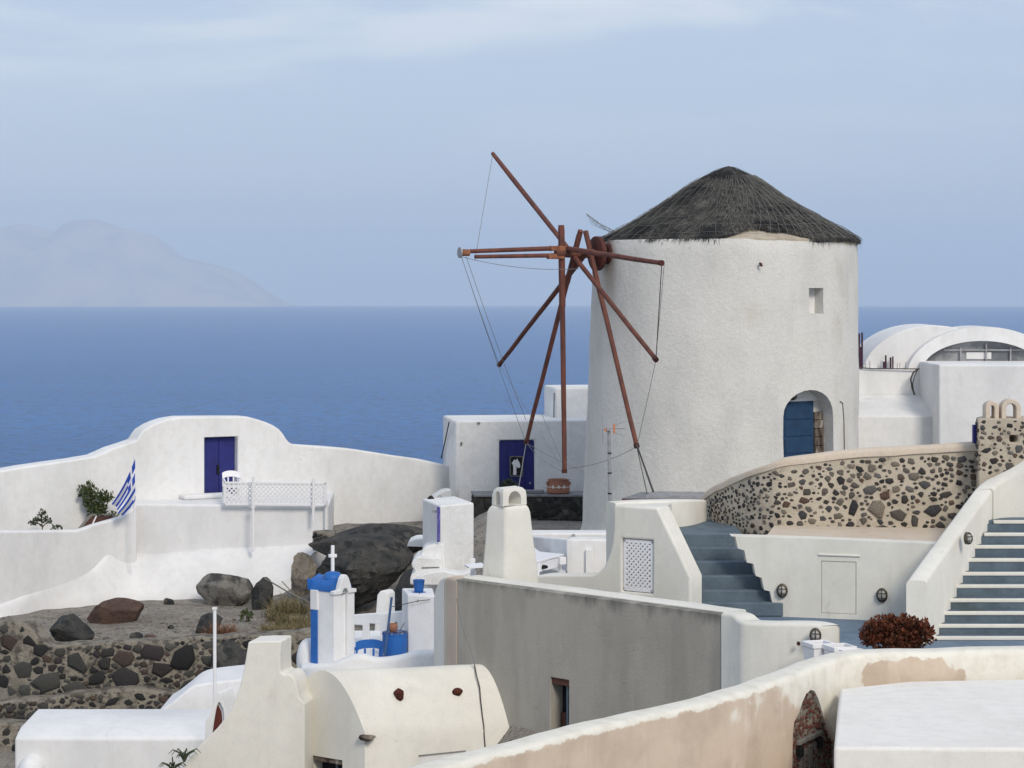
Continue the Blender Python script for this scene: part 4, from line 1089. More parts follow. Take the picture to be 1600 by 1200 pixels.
# ================================================================== rocks and stone walls on the left slope
def rock(label, x0, x1, y0, y1, Y, m, seed, depth=0.8, amp=0.22, name='boulder', group='rocks on the gravel slope', sub=4, sink=0.12, settle=True):
    xm = (x0 + x1) / 2
    if settle:
        Yq = 51.9
        while Yq < 61 and P(xm, y1, Yq).z > ground_z(*XY(xm, Yq)): Yq += .05
        Y = Yq + (x1 - x0) / 2 * Yq / F * depth * .5
    c = P(xm, (y0 + y1) / 2, Y); rx, rz = (x1 - x0) / 2 * Y / F, (y1 - y0) / 2 * Y / F
    mb = MB(); rock_mesh(mb, c - Z3 * rz * sink, (rx * 1.22, rx * depth * 1.15, rz * (1.3 + sink)), seed, sub, amp)
    return build(mb, name, m, ang=28, label=label, cat='rock', group=group)
rock('pale grey boulder with dark right flank below the white apron', 316, 386, 895, 947, 57.6, ROCKG, 2, .8)
rock('black upright boulder right of the pale grey one', 392, 425, 910, 953, 57.3, ROCK, 11, .8)
rock('rounded black boulder on the edge of the stone terrace, far left', 80, 139, 964, 1006, 52.6, ROCK, 5, .9, .12)
rock('flat reddish-brown scoria boulder below the apron', 144, 219, 940, 974, 54.6, ROCKR, 8, .7, .14)
rock('dark rock beside the russet tuft behind the thin white pole', 308, 345, 964, 990, 53.0, ROCK, 15, .8)
rock('long slanting dark rock behind the thin white pole, lower', 336, 392, 1012, 1062, 51.0, ROCK, 21, .9, settle=False)
rock('small black stone at the foot of the apron', 255, 272, 935, 945, 56.5, ROCK, 31, .8, sub=3)
rock('small dark stone on the gravel below the red boulder', 202, 221, 989, 1002, 52.6, ROCK, 33, .8, sub=3)
rock('smallest flat stone on the gravel right of the small dark one', 226, 241, 991, 998, 52.8, ROCKR, 35, .8, sub=3)
rock('tiny dark stone lying in the open gravel', 262, 272, 977, 983, 53.5, ROCK, 37, .8, sub=3)
mb = MB(); rr = random.Random(12)
for i in range(3200):
    x, y = rr.uniform(-13, -3.4), rr.uniform(51.9, 58.2); s = rr.uniform(.010, .040) * (1.6 if rr.random() < .08 else 1)
    z = ground_z(x, y)
    a = [Vector((x + rr.gauss(0, s * .3) + s * math.cos(t), y + s * math.sin(t), z + s * .1)) for t in (0, 1.3, 2.6, 3.9, 5.1)]
    mb.add(a + [Vector((x + s * .2, y, z + s * rr.uniform(.5, .9)))], [(i_, (i_ + 1) % 5, 5) for i_ in range(5)])
build(mb, 'gravel', ROCKB, ang=0, label='loose gravel strewn over the grey slope', cat='gravel', kind='stuff')
# the great rock
mb = MB(); PLB = make_planes(4, 16, .68, .92); PLS = make_planes(9, 26, .86, .98)
def big_rock():
    bm = bmesh.new(); bmesh.ops.create_icosphere(bm, subdivisions=6, radius=1.0); vs = []
    c = P(572, 888, 57.6)
    for v in bm.verts:
        p = v.co.normalized()
        q = facet(p * (1.08 + 0.16 * nz(p, 1.2, 40)), PLB); q = facet(q, PLS)
        q *= 1 + 0.05 * nz(p, 3.6, 44) + 0.03 * nz(p, 8, 3) + 0.018 * nz(p, 19, 5) + 0.010 * nz(p, 38, 6)
        q = Vector((q.x * 1.28, q.y * 1.05, q.z * 1.04))
        if q.z < 0.15: q.x += 0.55 * (q.z - 0.15) * (1 if p.x > -.2 else .35)                   # undercut on the right
        if q.z > 0.75: q.z = 0.75 + (q.z - 0.75) * 0.35
        if p.x < 0: q.z -= 0.2 * p.x * p.x
        vs.append(c + q)
    idx = [tuple(v.index for v in f.verts) for f in bm.faces]; bm.free(); mb.add(vs, idx)
big_rock()
build(mb, 'rock_outcrop', ROCK, ang=30, label='big black overhanging rock behind the blue-roofed shrine', cat='rock')
mb = MB(); rock_mesh(mb, P(478, 905, 59.3), (.42, .5, .72), 53, 5, .5, .2); build(mb, 'brown_rock', ROCKB, ang=30, label='brown sloping rock left of the big black rock', cat='rock')
mb = MB(); rock_mesh(mb, P(590, 850, 60.8), (1.75, .9, .5), 57, 5, .12, .1)
build(mb, 'rock_ledge', ROCK, ang=40, label='grey rock ledge under the white wall, behind the big black rock', cat='rock')
# undercut stones right of the big rock
rock('dark shelf of rock in the hollow right of the big black rock', 600, 700, 905, 985, 55.2, ROCK, 61, .7, .2, 'rock_shelf', None, settle=False)

ST2 = stone_meshes(BASALT2, 12, 9)
def stone_wall(name, label, line, zbot, sizes, seed, thick, core, meshes, depth=.5, gap=.72, capdrop=.02, parts=None, cap=None, jit=.02, fixed=(), limit=300, r=.05):
    pts = [(*XY(x, Y), Z(y, Y), zbot) for x, y, Y in line]
    t = thing(name, label, 'wall', (pts[len(pts) // 2][0], pts[len(pts) // 2][1] + thick / 2, zbot))
    mb = MB(); mb.ribbon(pts, thick, r=r, jit=jit); build(mb, 'wall_core', core, t, ang=60)
    pa = Path(pts)
    pk = pack(pa.L[-1], lambda s: zbot + .02, lambda s: pa.at(s)[0][2] - capdrop, list(sizes) + ([(.05, 260, None)] if len(sizes) > 2 else []), seed, gap=gap, fixed=fixed, limit=700)
    pk.sort(key=lambda q: -q[2] * q[3])
    big = [q for q in pk[:290] if q[2] > .06 or len(sizes) < 3]
    stones_on(t, pa, meshes, big, seed + 1, depth=depth)
    if len(pk) > len(big): stones_joined(t, pa, pk[len(big):], seed + 2, PEB2)
    return t, pa
ln = crom([(-30, 975, 51.9), (0, 972, 51.8), (35, 974, 51.7), (62, 998, 51.6), (85, 1008, 51.55), (170, 1004, 51.5), (250, 1001, 51.5), (330, 995, 51.5), (400, 992, 51.5), (500, 986, 51.6), (640, 985, 52)], 5)
stone_wall('rubble_wall', 'upper rubble terrace wall of dark stones in grey mortar at left', ln, Z(1098, 51.5), [(.32, 12, None), (.24, 40, None), (.17, 80, None), (.12, 120, None), (.08, 140, None)], 21, .6, MORTAR2, ST2, depth=.5, gap=.70, jit=.05)
ln = crom([(-30, 1098, 50.9), (60, 1092, 50.85), (120, 1084, 50.8), (200, 1078, 50.8), (300, 1085, 50.8), (400, 1090, 50.8), (520, 1080, 50.8)], 5)
stone_wall('rubble_wall', 'middle rubble terrace wall with small stones above the white roof', ln, Z(1150, 50.8), [(.15, 30, None), (.11, 70, None), (.075, 90, None)], 25, .6, MORTAR2, ST2, depth=.55, gap=.7, jit=.05)
ln = crom([(-30, 1128, 50.0), (30, 1131, 49.9), (80, 1134, 49.9), (200, 1140, 49.9)], 5)
stone_wall('rubble_wall', 'lowest rubble terrace wall at the bottom left corner', ln, Z(1250, 49.9), [(.32, 3, None), (.2, 14, None), (.14, 30, None), (.1, 50, None)], 27, .6, MORTAR2, ST2, depth=.55, gap=.68, jit=.05)
ln = [(488, 829, 61.3), (505, 832, 60.9), (525, 836, 60.8), (541, 840, 61.3)]
stone_wall('stone_pier', 'short stub of small black stones under the end of the white terrace', ln, Z(862, 61), [(.09, 26, None), (.06, 40, None)], 31, .5, MORTAR2, ST2, depth=.6, gap=.8)

# weeds on the slope
def gpts(pxs): return [V3(XY(x, Y), ground_z(*XY(x, Y))) for x, Y in pxs]
def tuft(label, pxs, n, L, w, m, seed, lean=.55, name='grass_tuft'):
    mb = MB(); blades(mb, gpts(pxs), n, L, w, seed, lean)
    return build(mb, name, m, ang=0, normals=False, label=label, cat='grass', group='dry tufts on the slope')
tuft('tangle of dry yellow-green grass left of the blue-roofed shrine', [(418 + 6 * i, 53.6 + .75 * ((i * 7) % 5)) for i in range(14)], 2000, .34, .011, DRY, 3, 1.0)
tuft('dry grass sprouting at the foot of the brown rock', [(425 + 7 * i, 57.4 + .3 * (i % 3)) for i in range(8)], 500, .5, .010, DRY, 4, .7)
tuft('russet dry tuft beside the thin white pole', [(335 + 4 * i, 52.8 + .1 * (i % 3)) for i in range(8)], 520, .45, .010, DRYR, 5, .7)
for lab, x, y, Y, n, r_, sd in (('small green weed right of the pale grey boulder', 389, 917, 57.4, 110, .17, 41), ('small green weed below the black upright boulder', 385, 963, 55.0, 110, .15, 43),
                               ('green weed sprouting between the black boulder and dry grass', 424, 918, 57.6, 90, .15, 45)):
    Yq = 52.0
    while Yq < 62 and P(x, y + 9, Yq).z > ground_z(*XY(x, Yq)): Yq += .05
    b = P(x, y, Yq); g = V3(b.xy, ground_z(b.x, b.y))
    shrub('weed', lab, 'plant', g, [(b, (r_, r_ * .8, r_), n)], [[g, b]], LEAF, .09, sd)
mb = MB(); mb.tube([P(413, 903, 55), P(450, 925, 55), P(487, 943, 55)], .018, 5); mb.tube([P(440, 908, 55), P(478, 948, 55.2)], .012, 5)
build(mb, 'dead_branch', GREYW, label='bare dead branch poking out of the dry grass', cat='branch')

# ================================================================== plaster block with violet pipe, rough steps
BK = XY(688, 50); bl_, br_ = XY(660, 51.6), XY(740.5, 50.7)
blk = thing('plaster_block', 'grey-white plastered block with a violet pipe on its corner', 'wall', (*XY(700, 50.8), -7.4))
mb = MB(); mb.prism([V3(BK, -7.4), V3(br_, -7.4), V3(br_ + (bl_ - BK), -7.4), V3(bl_, -7.4)], (0, 0, Z(790, 50) + 7.4)); build(mb, 'block', ROUGHW, blk, bevel=.04, bseg=3)
mb = MB(); mb.tube([P(684.5, 792, 49.95), P(684.5, 847, 49.95)], .024, 8); mb.tube([P(686.5, 793, 49.93), P(686.5, 846, 49.93)], .018, 8); build(mb, 'violet_pipe', PURPLE, blk)
mb = MB(); mb.box(P(679, 799, 50.1), (.12, .1, .05)); build(mb, 'pipe_bracket', METAL, blk)
stp = thing('plaster_steps', 'crumbling lumpy whitewashed steps at the foot of the plastered block', 'steps', P(665, 910, 49.8))
def lump(mb, x0, x1, y0, y1, Y, dep, seed):
    c = P((x0 + x1) / 2, (y0 + y1) / 2, Y + dep / 2); hx, hz = (x1 - x0) / 2 * Y / F, (y1 - y0) / 2 * Y / F
    bm = bmesh.new(); bmesh.ops.create_icosphere(bm, subdivisions=4, radius=1.0); vs = []
    for v in bm.verts:
        p = v.co.normalized(); sq = lambda a: math.copysign(abs(a) ** .45, a)
        q = Vector((sq(p.x) * hx, sq(p.y) * dep / 2, sq(p.z) * hz)); q *= 1 + .10 * nz(p, 2.1, seed) + .06 * nz(p, 5, seed)
        vs.append(c + q)
    mb.add(vs, [tuple(v.index for v in f.verts) for f in bm.faces]); bm.free()
def rough_slab(outline, Y, dep, seed):
    mb = MB(); mb.prism([P(x + 1.2 * nz((x, y, seed), .21), y + 1.2 * nz((y, x, seed), .23), Y) for x, y in crom(outline, 3)], (0, dep, 0)); return mb
for i, (ol, Y, dep) in enumerate((([(655, 913), (652, 890), (656, 872), (661, 858), (672, 852), (694, 852), (694, 913)], 50.0, 1.2), ([(641, 914), (642, 900), (648, 893), (643, 884), (645, 876), (654, 870), (672, 871), (690, 874), (692, 914)], 49.75, 1.2),
                           ([(648, 915), (650, 905), (662, 897), (690, 892), (716, 897), (741, 893), (742, 915)], 49.5, .6))):
    build(rough_slab(ol, Y, dep, i * 3.1), 'step', ROUGHW, stp, bevel=.05, bseg=3)
mb = MB(); mb.obox(P(659, 888, 49.73), (.38, 0, .01), (0, .05, 0), (0, 0, .02)); build(mb, 'embedded_slat', GREYW, stp)
mb = rough_slab([(636, 854), (640, 847), (652, 843), (668, 844), (668, 855)], 53, 1.0, 9); build(mb, 'plaster_ledge', WHITE, ang=60, label='small whitewashed ledge left of the plastered block', cat='wall')
mb = MB(); rock_mesh(mb, P(673, 781, 51.6), (.10, .1, .10), 71, 3, .3, .2); rock_mesh(mb, P(669, 784, 51.6), (.06, .06, .06), 73, 3, .3, .2)
build(mb, 'black_bag', BLACK, ang=60, label='small black bag lying on top of the plastered block', cat='bag')
mb = MB(); mb.tube([P(690, 788, 51.9), P(690, 777, 51.9), P(688, 774, 51.9), P(685, 775, 51.9), P(685, 778, 51.9)], .014, 6); mb.tube([P(687.5, 788, 51.9), P(687.5, 777, 51.9)], .012, 6)
build(mb, 'vent_pipe', METAL, label='thin hooked vent pipe beside the black bag', cat='pipe')
mb = MB(); pts = [P(676, 777, 66.5), P(693, 766, 66.5), P(706, 764, 66.5), P(706, 800, 66.5), P(676, 800, 66.5)]; mb.prism(pts, (-.1, .5, 0))
build(mb, 'lean_to', WHITEB, bevel=.05, label='little white lean-to roof at the left corner of the cottage', cat='building')

# ================================================================== white yard with table, between the chimney and the windmill
yd = thing('yard_wall', 'low white yard walls enclosing a table, in front of the windmill foot', 'wall', (*XY(880, 46), -6.5))
mb = MB(); mb.plan([XY(815, 52.5), XY(968, 52.5), XY(968, 53.2), XY(815, 53.2)], -7.0, Z(833, 52.5)); build(mb, 'back_wall', WHITEB, yd, bevel=.04)
mb = MB(); mb.plan([XY(886, 45.0), XY(985, 45.0), XY(985, 45.5), XY(890, 45.5)], -6.5, Z(843, 45)); build(mb, 'front_wall', WHITE, yd, bevel=.03)
mb = MB(); mb.prism([V3(XY(885.5, 44.98), -6.5), V3(XY(885.5, 44.98), Z(842.5, 44.98)), V3(XY(826, 52.4), Z(838, 52.4)), V3(XY(826, 52.4), -6.5)], (.25, .05, 0)); build(mb, 'side_wall', WHITEB, yd, bevel=.03)
mb = MB(); mb.obox(P(915, 858, 44.99), (.14, 0, 0), (0, -.07, 0), (0, 0, -.75)); build(mb, 'wall_duct', WHITE, yd, bevel=.01)
mb = MB(); mb.tube([P(896, 837, 52.48), P(896, 837, 52.38)], .045, 10); build(mb, 'drain_spout', METAL, yd)
mb = MB(); mb.plan([XY(800, 41), XY(884, 41), XY(884, 45.2), XY(835, 49), XY(800, 49)], -6.6, Z(902, 44.0)); build(mb, 'yard_floor', WHITEB, yd)
tb = thing('white_table', 'white table with slanting top between the bottle-shaped chimney and yard wall', 'table', P(855, 898, 44.2))
ta, tbb, tc, td = P(826, 860, 46.2), P(881, 865.5, 44.9), P(838, 877, 43.6), P(800, 872, 44.2)
mb = MB(); mb.prism([ta, tbb, tc, td], (0, 0, -.035)); build(mb, 'table_top', PLAST, tb, bevel=.008)
mb = MB(); e_ = (tbb - tc); mb.obox(tc + e_ * .02 + Z3 * -.05, e_ * .9, Vector((-.02, .04, 0)), Z3 * -.17); build(mb, 'apron', PLAST, tb)
for q in (tc + e_ * .05, tc + e_ * .86):
    mb = MB(); mb.obox(q + Vector((-.04, .05, -.036)), (.07, 0, 0), (0, .07, 0), (0, 0, -.62)); build(mb, 'leg', PLAST, tb, bevel=.006)
mb = MB(); mb.box(P(878, 876, 44.6), (.13, .13, .14), .4); build(mb, 'lamp_box', PLAST, label='small white lamp box hanging at the table corner', cat='lamp', bevel=.01)
mb = MB(); rock_mesh(mb, P(849, 886, 43.9), (.085, .08, .05), 77, 3, .15, .1); build(mb, 'black_pan', BLACK, label='dark round pan under the white table', cat='pan')
cr_ = thing('white_crate', 'white plastic rack standing right of the plastered block', 'rack', P(742, 900, 43))
mb = MB(); mb.obox(P(735, 873, 43), (.09, 0, 0), (0, .08, 0), (0, 0, -.35)); build(mb, 'post', PLAST, cr_)
mb = MB(); mb.prism([P(726, 882, 42.6), P(752, 879, 43.0), P(760, 884, 42.4), P(733, 886, 42.2)], (0, 0, -.03)); build(mb, 'shelf', PLAST, cr_)
mb = MB(); mb.obox(P(739, 893, 43.05), (.03, 0, 0), (0, .03, 0), (0, 0, -.1)); build(mb, 'foot', BLACK, cr_)
an = thing('tv_antenna', 'grey antenna mast with small orange aerial before the windmill', 'antenna', P(953, 850, 42))
mb = MB(); mb.tube([P(953.5, 853, 42), P(951.5, 672, 42)], .03, 8); build(mb, 'mast', METAL, an)
mb = MB(); h0 = P(951, 670, 41.95)
mb.tube([h0 + Vector((-.17, 0, 0)), h0 + Vector((.28, .02, .02))], .012, 6); mb.box(h0, (.08, .08, .07)); build(mb, 'boom', METAL, an)
mb = MB(); mb.box(h0 + Vector((.10, 0, 0)), (.035, .04, .17)); mb.box(h0 + Vector((-.05, 0, -.02)), (.05, .05, .06)); build(mb, 'reflector', ORANGE, an)
mb = MB()
for s_, a_ in ((.1, .1), (.1, -.1), (.1, 0)): mb.tube([h0 + Vector((s_, 0, a_ * .6)), h0 + Vector((s_ + .2, .0, a_ * 1.4))], .006, 4)
mb.tube([h0 + Vector((-.12, 0, .24)), h0 + Vector((-.10, 0, -.25))], .006, 4); mb.tube([h0 + Vector((-.17, 0, -.02)), h0 + Vector((-.1, -.02, -.3)), P(951, 690, 41.95)], .005, 4); build(mb, 'aerial_rod', METAL, an)
for y_ in (707, 738, 770):
    mb = MB(); mb.tube([P(952.5, y_, 42), P(952.5, y_ + 2, 42)], .038, 8); build(mb, 'clamp', BLACK, an)

# ================================================================== shrine terrace
TF = Z(1034, 37)                                  # floor level of the little terrace
mb = MB(); pl = [XY(470, 35.6), XY(520, 34.9), XY(700, 35.2), XY(700, 40.4), XY(548, 40.4), XY(470, 38.0)]
mb.plan(pl, -8.6, TF); build(mb, 'shrine_terrace', WHITEB, bevel=.05, bseg=3, label='white plastered terrace block carrying the blue-roofed shrine', cat='terrace')
SK = XY(522, 36.6); sa, sb = Vector((-.77, .64, 0)), Vector((.64, .77, 0)); SW = .47
S0 = Vector((SK.x, SK.y, 0)); sz0, sz1 = TF - .1, Z(926, 36.6)
shr = thing('shrine', 'little white shrine with blue barrel roof and white cross', 'shrine', V3(SK, sz0))
mb = MB(); mb.prism([V3((S0 + p).xy, sz0) for p in (Vector((0, 0, 0)), sb * SW, sb * SW + sa * SW, sa * SW)], (0, 0, sz1 - sz0)); bod = build(mb, 'body', WHITEB, shr, bevel=.015)
prof = [(-.02, -.04), (SW + .02, -.04), (SW + .02, .02), (SW * .80, .03), (SW * .74, .12), (SW * .66, .21), (SW * .58, .255), (SW * .5, .27), (SW * .42, .255), (SW * .34, .21), (SW * .26, .12), (SW * .2, .03), (-.02, .02)]
mb = MB(); mb.prism([S0 + sb * u_ + Z3 * (sz1 + w_) - sa * .03 for u_, w_ in prof], sa * .10); gb = build(mb, 'gable', WHITEB, shr, bevel=.012)
nic = [(SW * .5 - .075, -1.05), (SW * .5 + .075, -1.05)] + [(SW * .5 + .075 * math.cos(math.pi * k / 8), -.05 + .10 * math.sin(math.pi * k / 8)) for k in range(9)]
mb = MB(); mb.prism([S0 + sb * u_ + Z3 * (sz1 + w_) - sa * .2 for u_, w_ in nic], sa * .26); cut(bod, mb); cut(gb, mb)
arc = [(SW * .5 + (SW * .5 + .012) * math.cos(math.pi * k / 14), .0 + .22 * math.sin(math.pi * k / 14)) for k in range(15)]
mb = MB(); mb.prism([S0 + sb * u_ + Z3 * (sz1 + w_ + .002) + sa * .075 for u_, w_ in arc], sa * (SW + .0)); rf = build(mb, 'barrel_roof', BLUE, shr, ang=50)
cc = S0 + sb * SW * .5 + sa * .26 + Z3 * (sz1 + .20)
mb = MB(); mb.lathe([(.16, -.02), (.15, .03), (.11, .075), (.05, .095), (.01, .10)], cc, 20); o = build(mb, 'dome', BLUE, shr); o.parent = rf
mb = MB(); mb.prism([S0 + sb * u_ + Z3 * (sz1 + w_) + sa * (SW + .06) for u_, w_ in ((-.02, .0), (SW + .02, .0), (SW * .9, .10), (SW * .5, .24), (SW * .1, .16), (-.03, .19))], sa * .05); o = build(mb, 'rear_gable', BLUE, shr, bevel=.01)
crs = thing('cross', 'slim white cross on the blue roof of the shrine', 'cross', cc + Z3 * .1)
rw = Vector((.64, .77, 0)) * .3 + Vector((.7, 0, 0)); rw.normalize()
mb = MB(); ct = Z(852, cc.y); mb.obox(cc + Z3 * .09 - rw * .02 - sa * .015, rw * .04, sa * .03, Z3 * (ct - cc.z - .09)); build(mb, 'upright', PLAST, crs, bevel=.004)
mb = MB(); zc = Z(871, cc.y); mb.obox(Vector((cc.x, cc.y, zc)) - rw * .058 - sa * .018, rw * .116, sa * .036, Z3 * .055); build(mb, 'arm', PLAST, crs, bevel=.004)
mb = MB(); mb.prism([V3((S0 + sa * a_ - sb * b_).xy, sz0) for a_, b_ in ((.36, .03), (SW + .02, .03), (SW + .02, -.06), (.36, -.0))], (0, 0, Z(952, 36.9) - sz0)); build(mb, 'blue_side_panel', BLUE, shr)
mb = MB(); mb.prism([V3((S0 + sa * a_ - sb * b_).xy, Z(952, 36.9)) for a_, b_ in ((.34, .035), (SW + .03, .035), (SW + .03, -.1), (.34, -.02))], (0, 0, sz1 - Z(952, 36.9) + .01)); build(mb, 'overhang', WHITEB, shr, bevel=.01)
# low curb in front, curved left end
ln = crom([(*XY(462, 35.9), Z(1052, 35.9), -8), (*XY(480, 35.5), Z(1040, 35.5), -8), (*XY(520, 35.3), Z(1036, 35.3), -8), (*XY(560, 35.3), Z(1024, 35.3), -8), (*XY(590, 35.3), Z(1030, 35.3), -8), (*XY(625, 35.3), Z(1026, 35.3), -8), (*XY(652, 35.3), Z(1019, 35.3), -8), (*XY(690, 35.3), Z(1018, 35.3), -8)], 5)
mb = MB(); mb.ribbon(ln, .3, r=.08); build(mb, 'terrace_curb', WHITEB, ang=60, label='wavy white curb along the front of the shrine terrace', cat='curb')
mb = MB(); rock_mesh(mb, P(482, 1032, 37.2), (.18, .2, .34), 81, 4, .05, .03); build(mb, 'plaster_buttress', WHITEB, ang=80, label='rounded white plaster hump behind the shrine, left', cat='wall')
bal = thing('balustrade', 'white plaster balustrade with upright slots behind the blue chair', 'balustrade', V3(XY(592, 38.6), TF))
a_, b_ = XY(548, 38.9), XY(634, 38.3); za_, zb__ = Z(962, 38.9), Z(955, 38.3)
dv = V3(b_ - a_, 0)
mb = MB(); mb.prism([V3(a_, TF - .1), V3(b_, TF - .1), V3(b_, zb__), V3(a_, za_)], (.02, .14, 0)); bo = build(mb, 'wall', WHITEB, bal)
for x0, x1, y0, y1 in ((553, 566.5, 976, 1008), (577, 594.5, 974, 1008), (608, 621, 971, 1003)):
    p_, q_ = online(a_, dv.xy, x0), online(a_, dv.xy, x1); zz0, zz1 = Z(y1, p_.y), Z(y0, p_.y)
    mb = MB(); mb.prism([V3(p_, zz0) - Vector((0, .2, 0)), V3(q_, zz0) - Vector((0, .2, 0)), V3(q_, zz1) - Vector((0, .2, 0)), V3(p_, zz1) - Vector((0, .2, 0))], (.0, .6, 0)); cut(bo, mb)
bv = bo.modifiers.new('bevel', 'BEVEL'); bv.width = .012; bv.segments = 2; bv.limit_method = 'ANGLE'
mb = MB(); mb.prism([P(584, 990, 41), P(606, 990, 41), P(606, 928, 41), P(602, 923, 41), P(594, 923, 41), P(589, 930, 41)], (.12, .25, 0)); build(mb, 'plaster_stub', WHITE, bevel=.02, label='white plaster stub post behind the balustrade', cat='post')
pil = thing('pillar', 'square white pillar under the blue bucket', 'pillar', V3(XY(655, 38.0), TF))
mb = MB(); mb.prism([V3(XY(637, 37.6), TF), V3(XY(680, 37.4), TF), V3(XY(676, 38.4), TF), V3(XY(628, 38.4), TF)], (0, 0, Z(929, 37.6) - TF)); build(mb, 'shaft', WHITEB, pil, bevel=.02)
bc = V3(XY(654.5, 37.9), Z(928, 37.75) + .012)
bk = thing('bucket', 'bright blue bucket standing on the white pillar', 'bucket', bc)
mb = MB(); mb.lathe([(.065, 0), (.075, .02), (.095, .185), (.10, .19), (.10, .20), (.09, .20), (.07, .03), (.001, .025)], bc, 24); build(mb, 'body', BLUE, bk)
mb = MB(); mb.lathe([(.12, 0), (.12, .008)], bc - Z3 * .010, 20); build(mb, 'saucer', BLUE, bk)
chb = plastic_chair(V3(XY(575, 37.2), TF + .005 - .42), 3.30, BLUE, 'bright blue plastic chair beside the shrine', .92)
dc = V3(XY(617, 37.6), TF + .005)
dm_ = thing('blue_drum', 'scuffed blue plastic drum with a cluttered lid behind the curb', 'drum', dc)
mb = MB(); mb.lathe([(.17, 0), (.20, .05), (.21, .22), (.20, .33), (.21, .34), (.21, .37), (.17, .37), (.16, .30)], dc, 24); build(mb, 'body', BLUE, dm_)
mb = MB(); mb.lathe([(.205, .372), (.2, .39), (.001, .395)], dc, 24); build(mb, 'lid', mat('dark_blue_plastic', (.02, .04, .15), (.25, .27, .3), 18, .52, .6, rough=.5, bump=.3), dm_)
dc2 = dc + Vector((-.03, -.04, .40))
mb = MB(); mb.lathe([(.05, 0), (.075, .05), (.08, .09), (.06, .13), (.05, .13), (.04, .06)], dc2, 18); build(mb, 'clay_pot', TERRA, label='small brown clay pot on the blue drum', cat='pot', origin=dc2)
mb = MB(); mb.tube([P(600, 1030, 36.9), P(606, 985, 37.0), P(612, 933, 37.1)], .02, 8); build(mb, 'broom_handle', mat('dusty_blue_pole', (.06, .11, .22), (.04, .08, .16), 6, bump=.2), label='dusty blue pole leaning by the drum', cat='pole')
mb = MB(); mb.tube([P(600, 1002, 38.4), P(625, 985, 38.2), P(653, 938, 37.5), P(656, 926, 37.7)], .006, 4); mb.tube([P(613, 948, 38.3), P(640, 942, 37.5), P(653, 939, 37.45), P(672, 937, 37.4)], .006, 4); build(mb, 'cord', ROPE, label='thin cord looped from the pillar to the balustrade', cat='cord')

# ================================================================== bare grey wall with white end and continuation
CL, CR = XY(712, 33.0), XY(1127, 29.5)
cd_ = (CR - CL); cn = Vector((cd_.y, -cd_.x)).normalized(); cn3 = Vector((cn.x, cn.y, 0))     # faces the camera (left, front)
if cn.y > 0: cn3 = -cn3; cn = -cn
CZ = Z(905, 33.0); CZr = Z(960, 29.5)
gw = thing('grey_wall', 'bare grey cement wall with a narrow barred window', 'wall', (*((CL + CR) / 2), -8.0))
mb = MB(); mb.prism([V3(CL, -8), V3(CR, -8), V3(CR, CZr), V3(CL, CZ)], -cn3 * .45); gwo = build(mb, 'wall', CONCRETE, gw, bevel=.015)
u0, u1 = online(CL, cd_, 860), online(CL, cd_, 888.5); gz0, gz1 = Z(1150, u0.y), Z(1058, u0.y)
cd3 = V3(cd_.normalized(), 0); uw = (u1 - u0).length
mb = MB(); mb.obox(V3(u0, gz0) + cn3 * .2, cd3 * uw, -cn3 * .5, (0, 0, gz1 - gz0)); cut(gwo, mb)
wi = thing('barred_window', 'narrow dark window with blue bars in the grey cement wall', 'window', V3(u0, gz0))
mb = MB(); mb.obox(V3(u0, gz0) - cn3 * .24, cd3 * uw, -cn3 * .02, (0, 0, gz1 - gz0)); build(mb, 'dark_inside_sheet', DARK, wi)
mb = MB(); mb.obox(V3(u0, gz1 - .09) - cn3 * .03, cd3 * uw, -cn3 * .2, (0, 0, .085)); build(mb, 'lintel', BROWNW, wi)
mb = MB(); mb.obox(V3(u0, gz0) - cn3 * .20, cd3 * uw * .5, -cn3 * .03, (0, 0, (gz1 - gz0) * .38)); build(mb, 'shutter', BROWNW, wi)
mb = MB(); mb.obox(V3(u0, gz0) - cn3 * .10 + cd3 * uw * .60, cd3 * .035, -cn3 * .03, (0, 0, gz1 - gz0 - .1)); build(mb, 'bar', STEPB, wi)
for k in (.25, .52, .8):
    mb = MB(); mb.obox(V3(u0, gz0 + (gz1 - gz0) * k) - cn3 * .11 + cd3 * uw * .63, cd3 * uw * .37, -cn3 * .02, (0, 0, .02)); build(mb, 'cross_bar', GREYW, wi)
mb = MB()
mb.ribbon([(*(CL + cd_ * k - cn * .16), CZ + (CZr - CZ) * k + .02, CZ - .3) for k in [i / 12 for i in range(13)]], .34, r=.03, nrm=-cn, jit=.012); build(mb, 'coping', CREAM, gw, ang=60)
# left end: beige undercoat, white rounded edge
mb = MB(); el = [(*XY(678, 34.6), Z(930, 34.6), -8), (*XY(683, 34.3), Z(912, 34.3), -8), (*XY(689, 34.0), Z(904, 34.0), -8), (*XY(696, 33.6), Z(902, 33.6), -8)]
mb.ribbon(crom(el, 3), .3, r=.05, nrm=(.6, .8)); build(mb, 'white_end', CREAM, gw, ang=60)
mb = MB(); el = [(*XY(694, 33.7), Z(903, 33.7), -8), (*XY(703, 33.3), Z(903, 33.3), -8), (*XY(713, 32.97), Z(905, 32.97), -8)]
mb.ribbon(crom(el, 3), .3, r=.05, nrm=(.6, .8)); build(mb, 'beige_end', BEIGE, gw, ang=60)
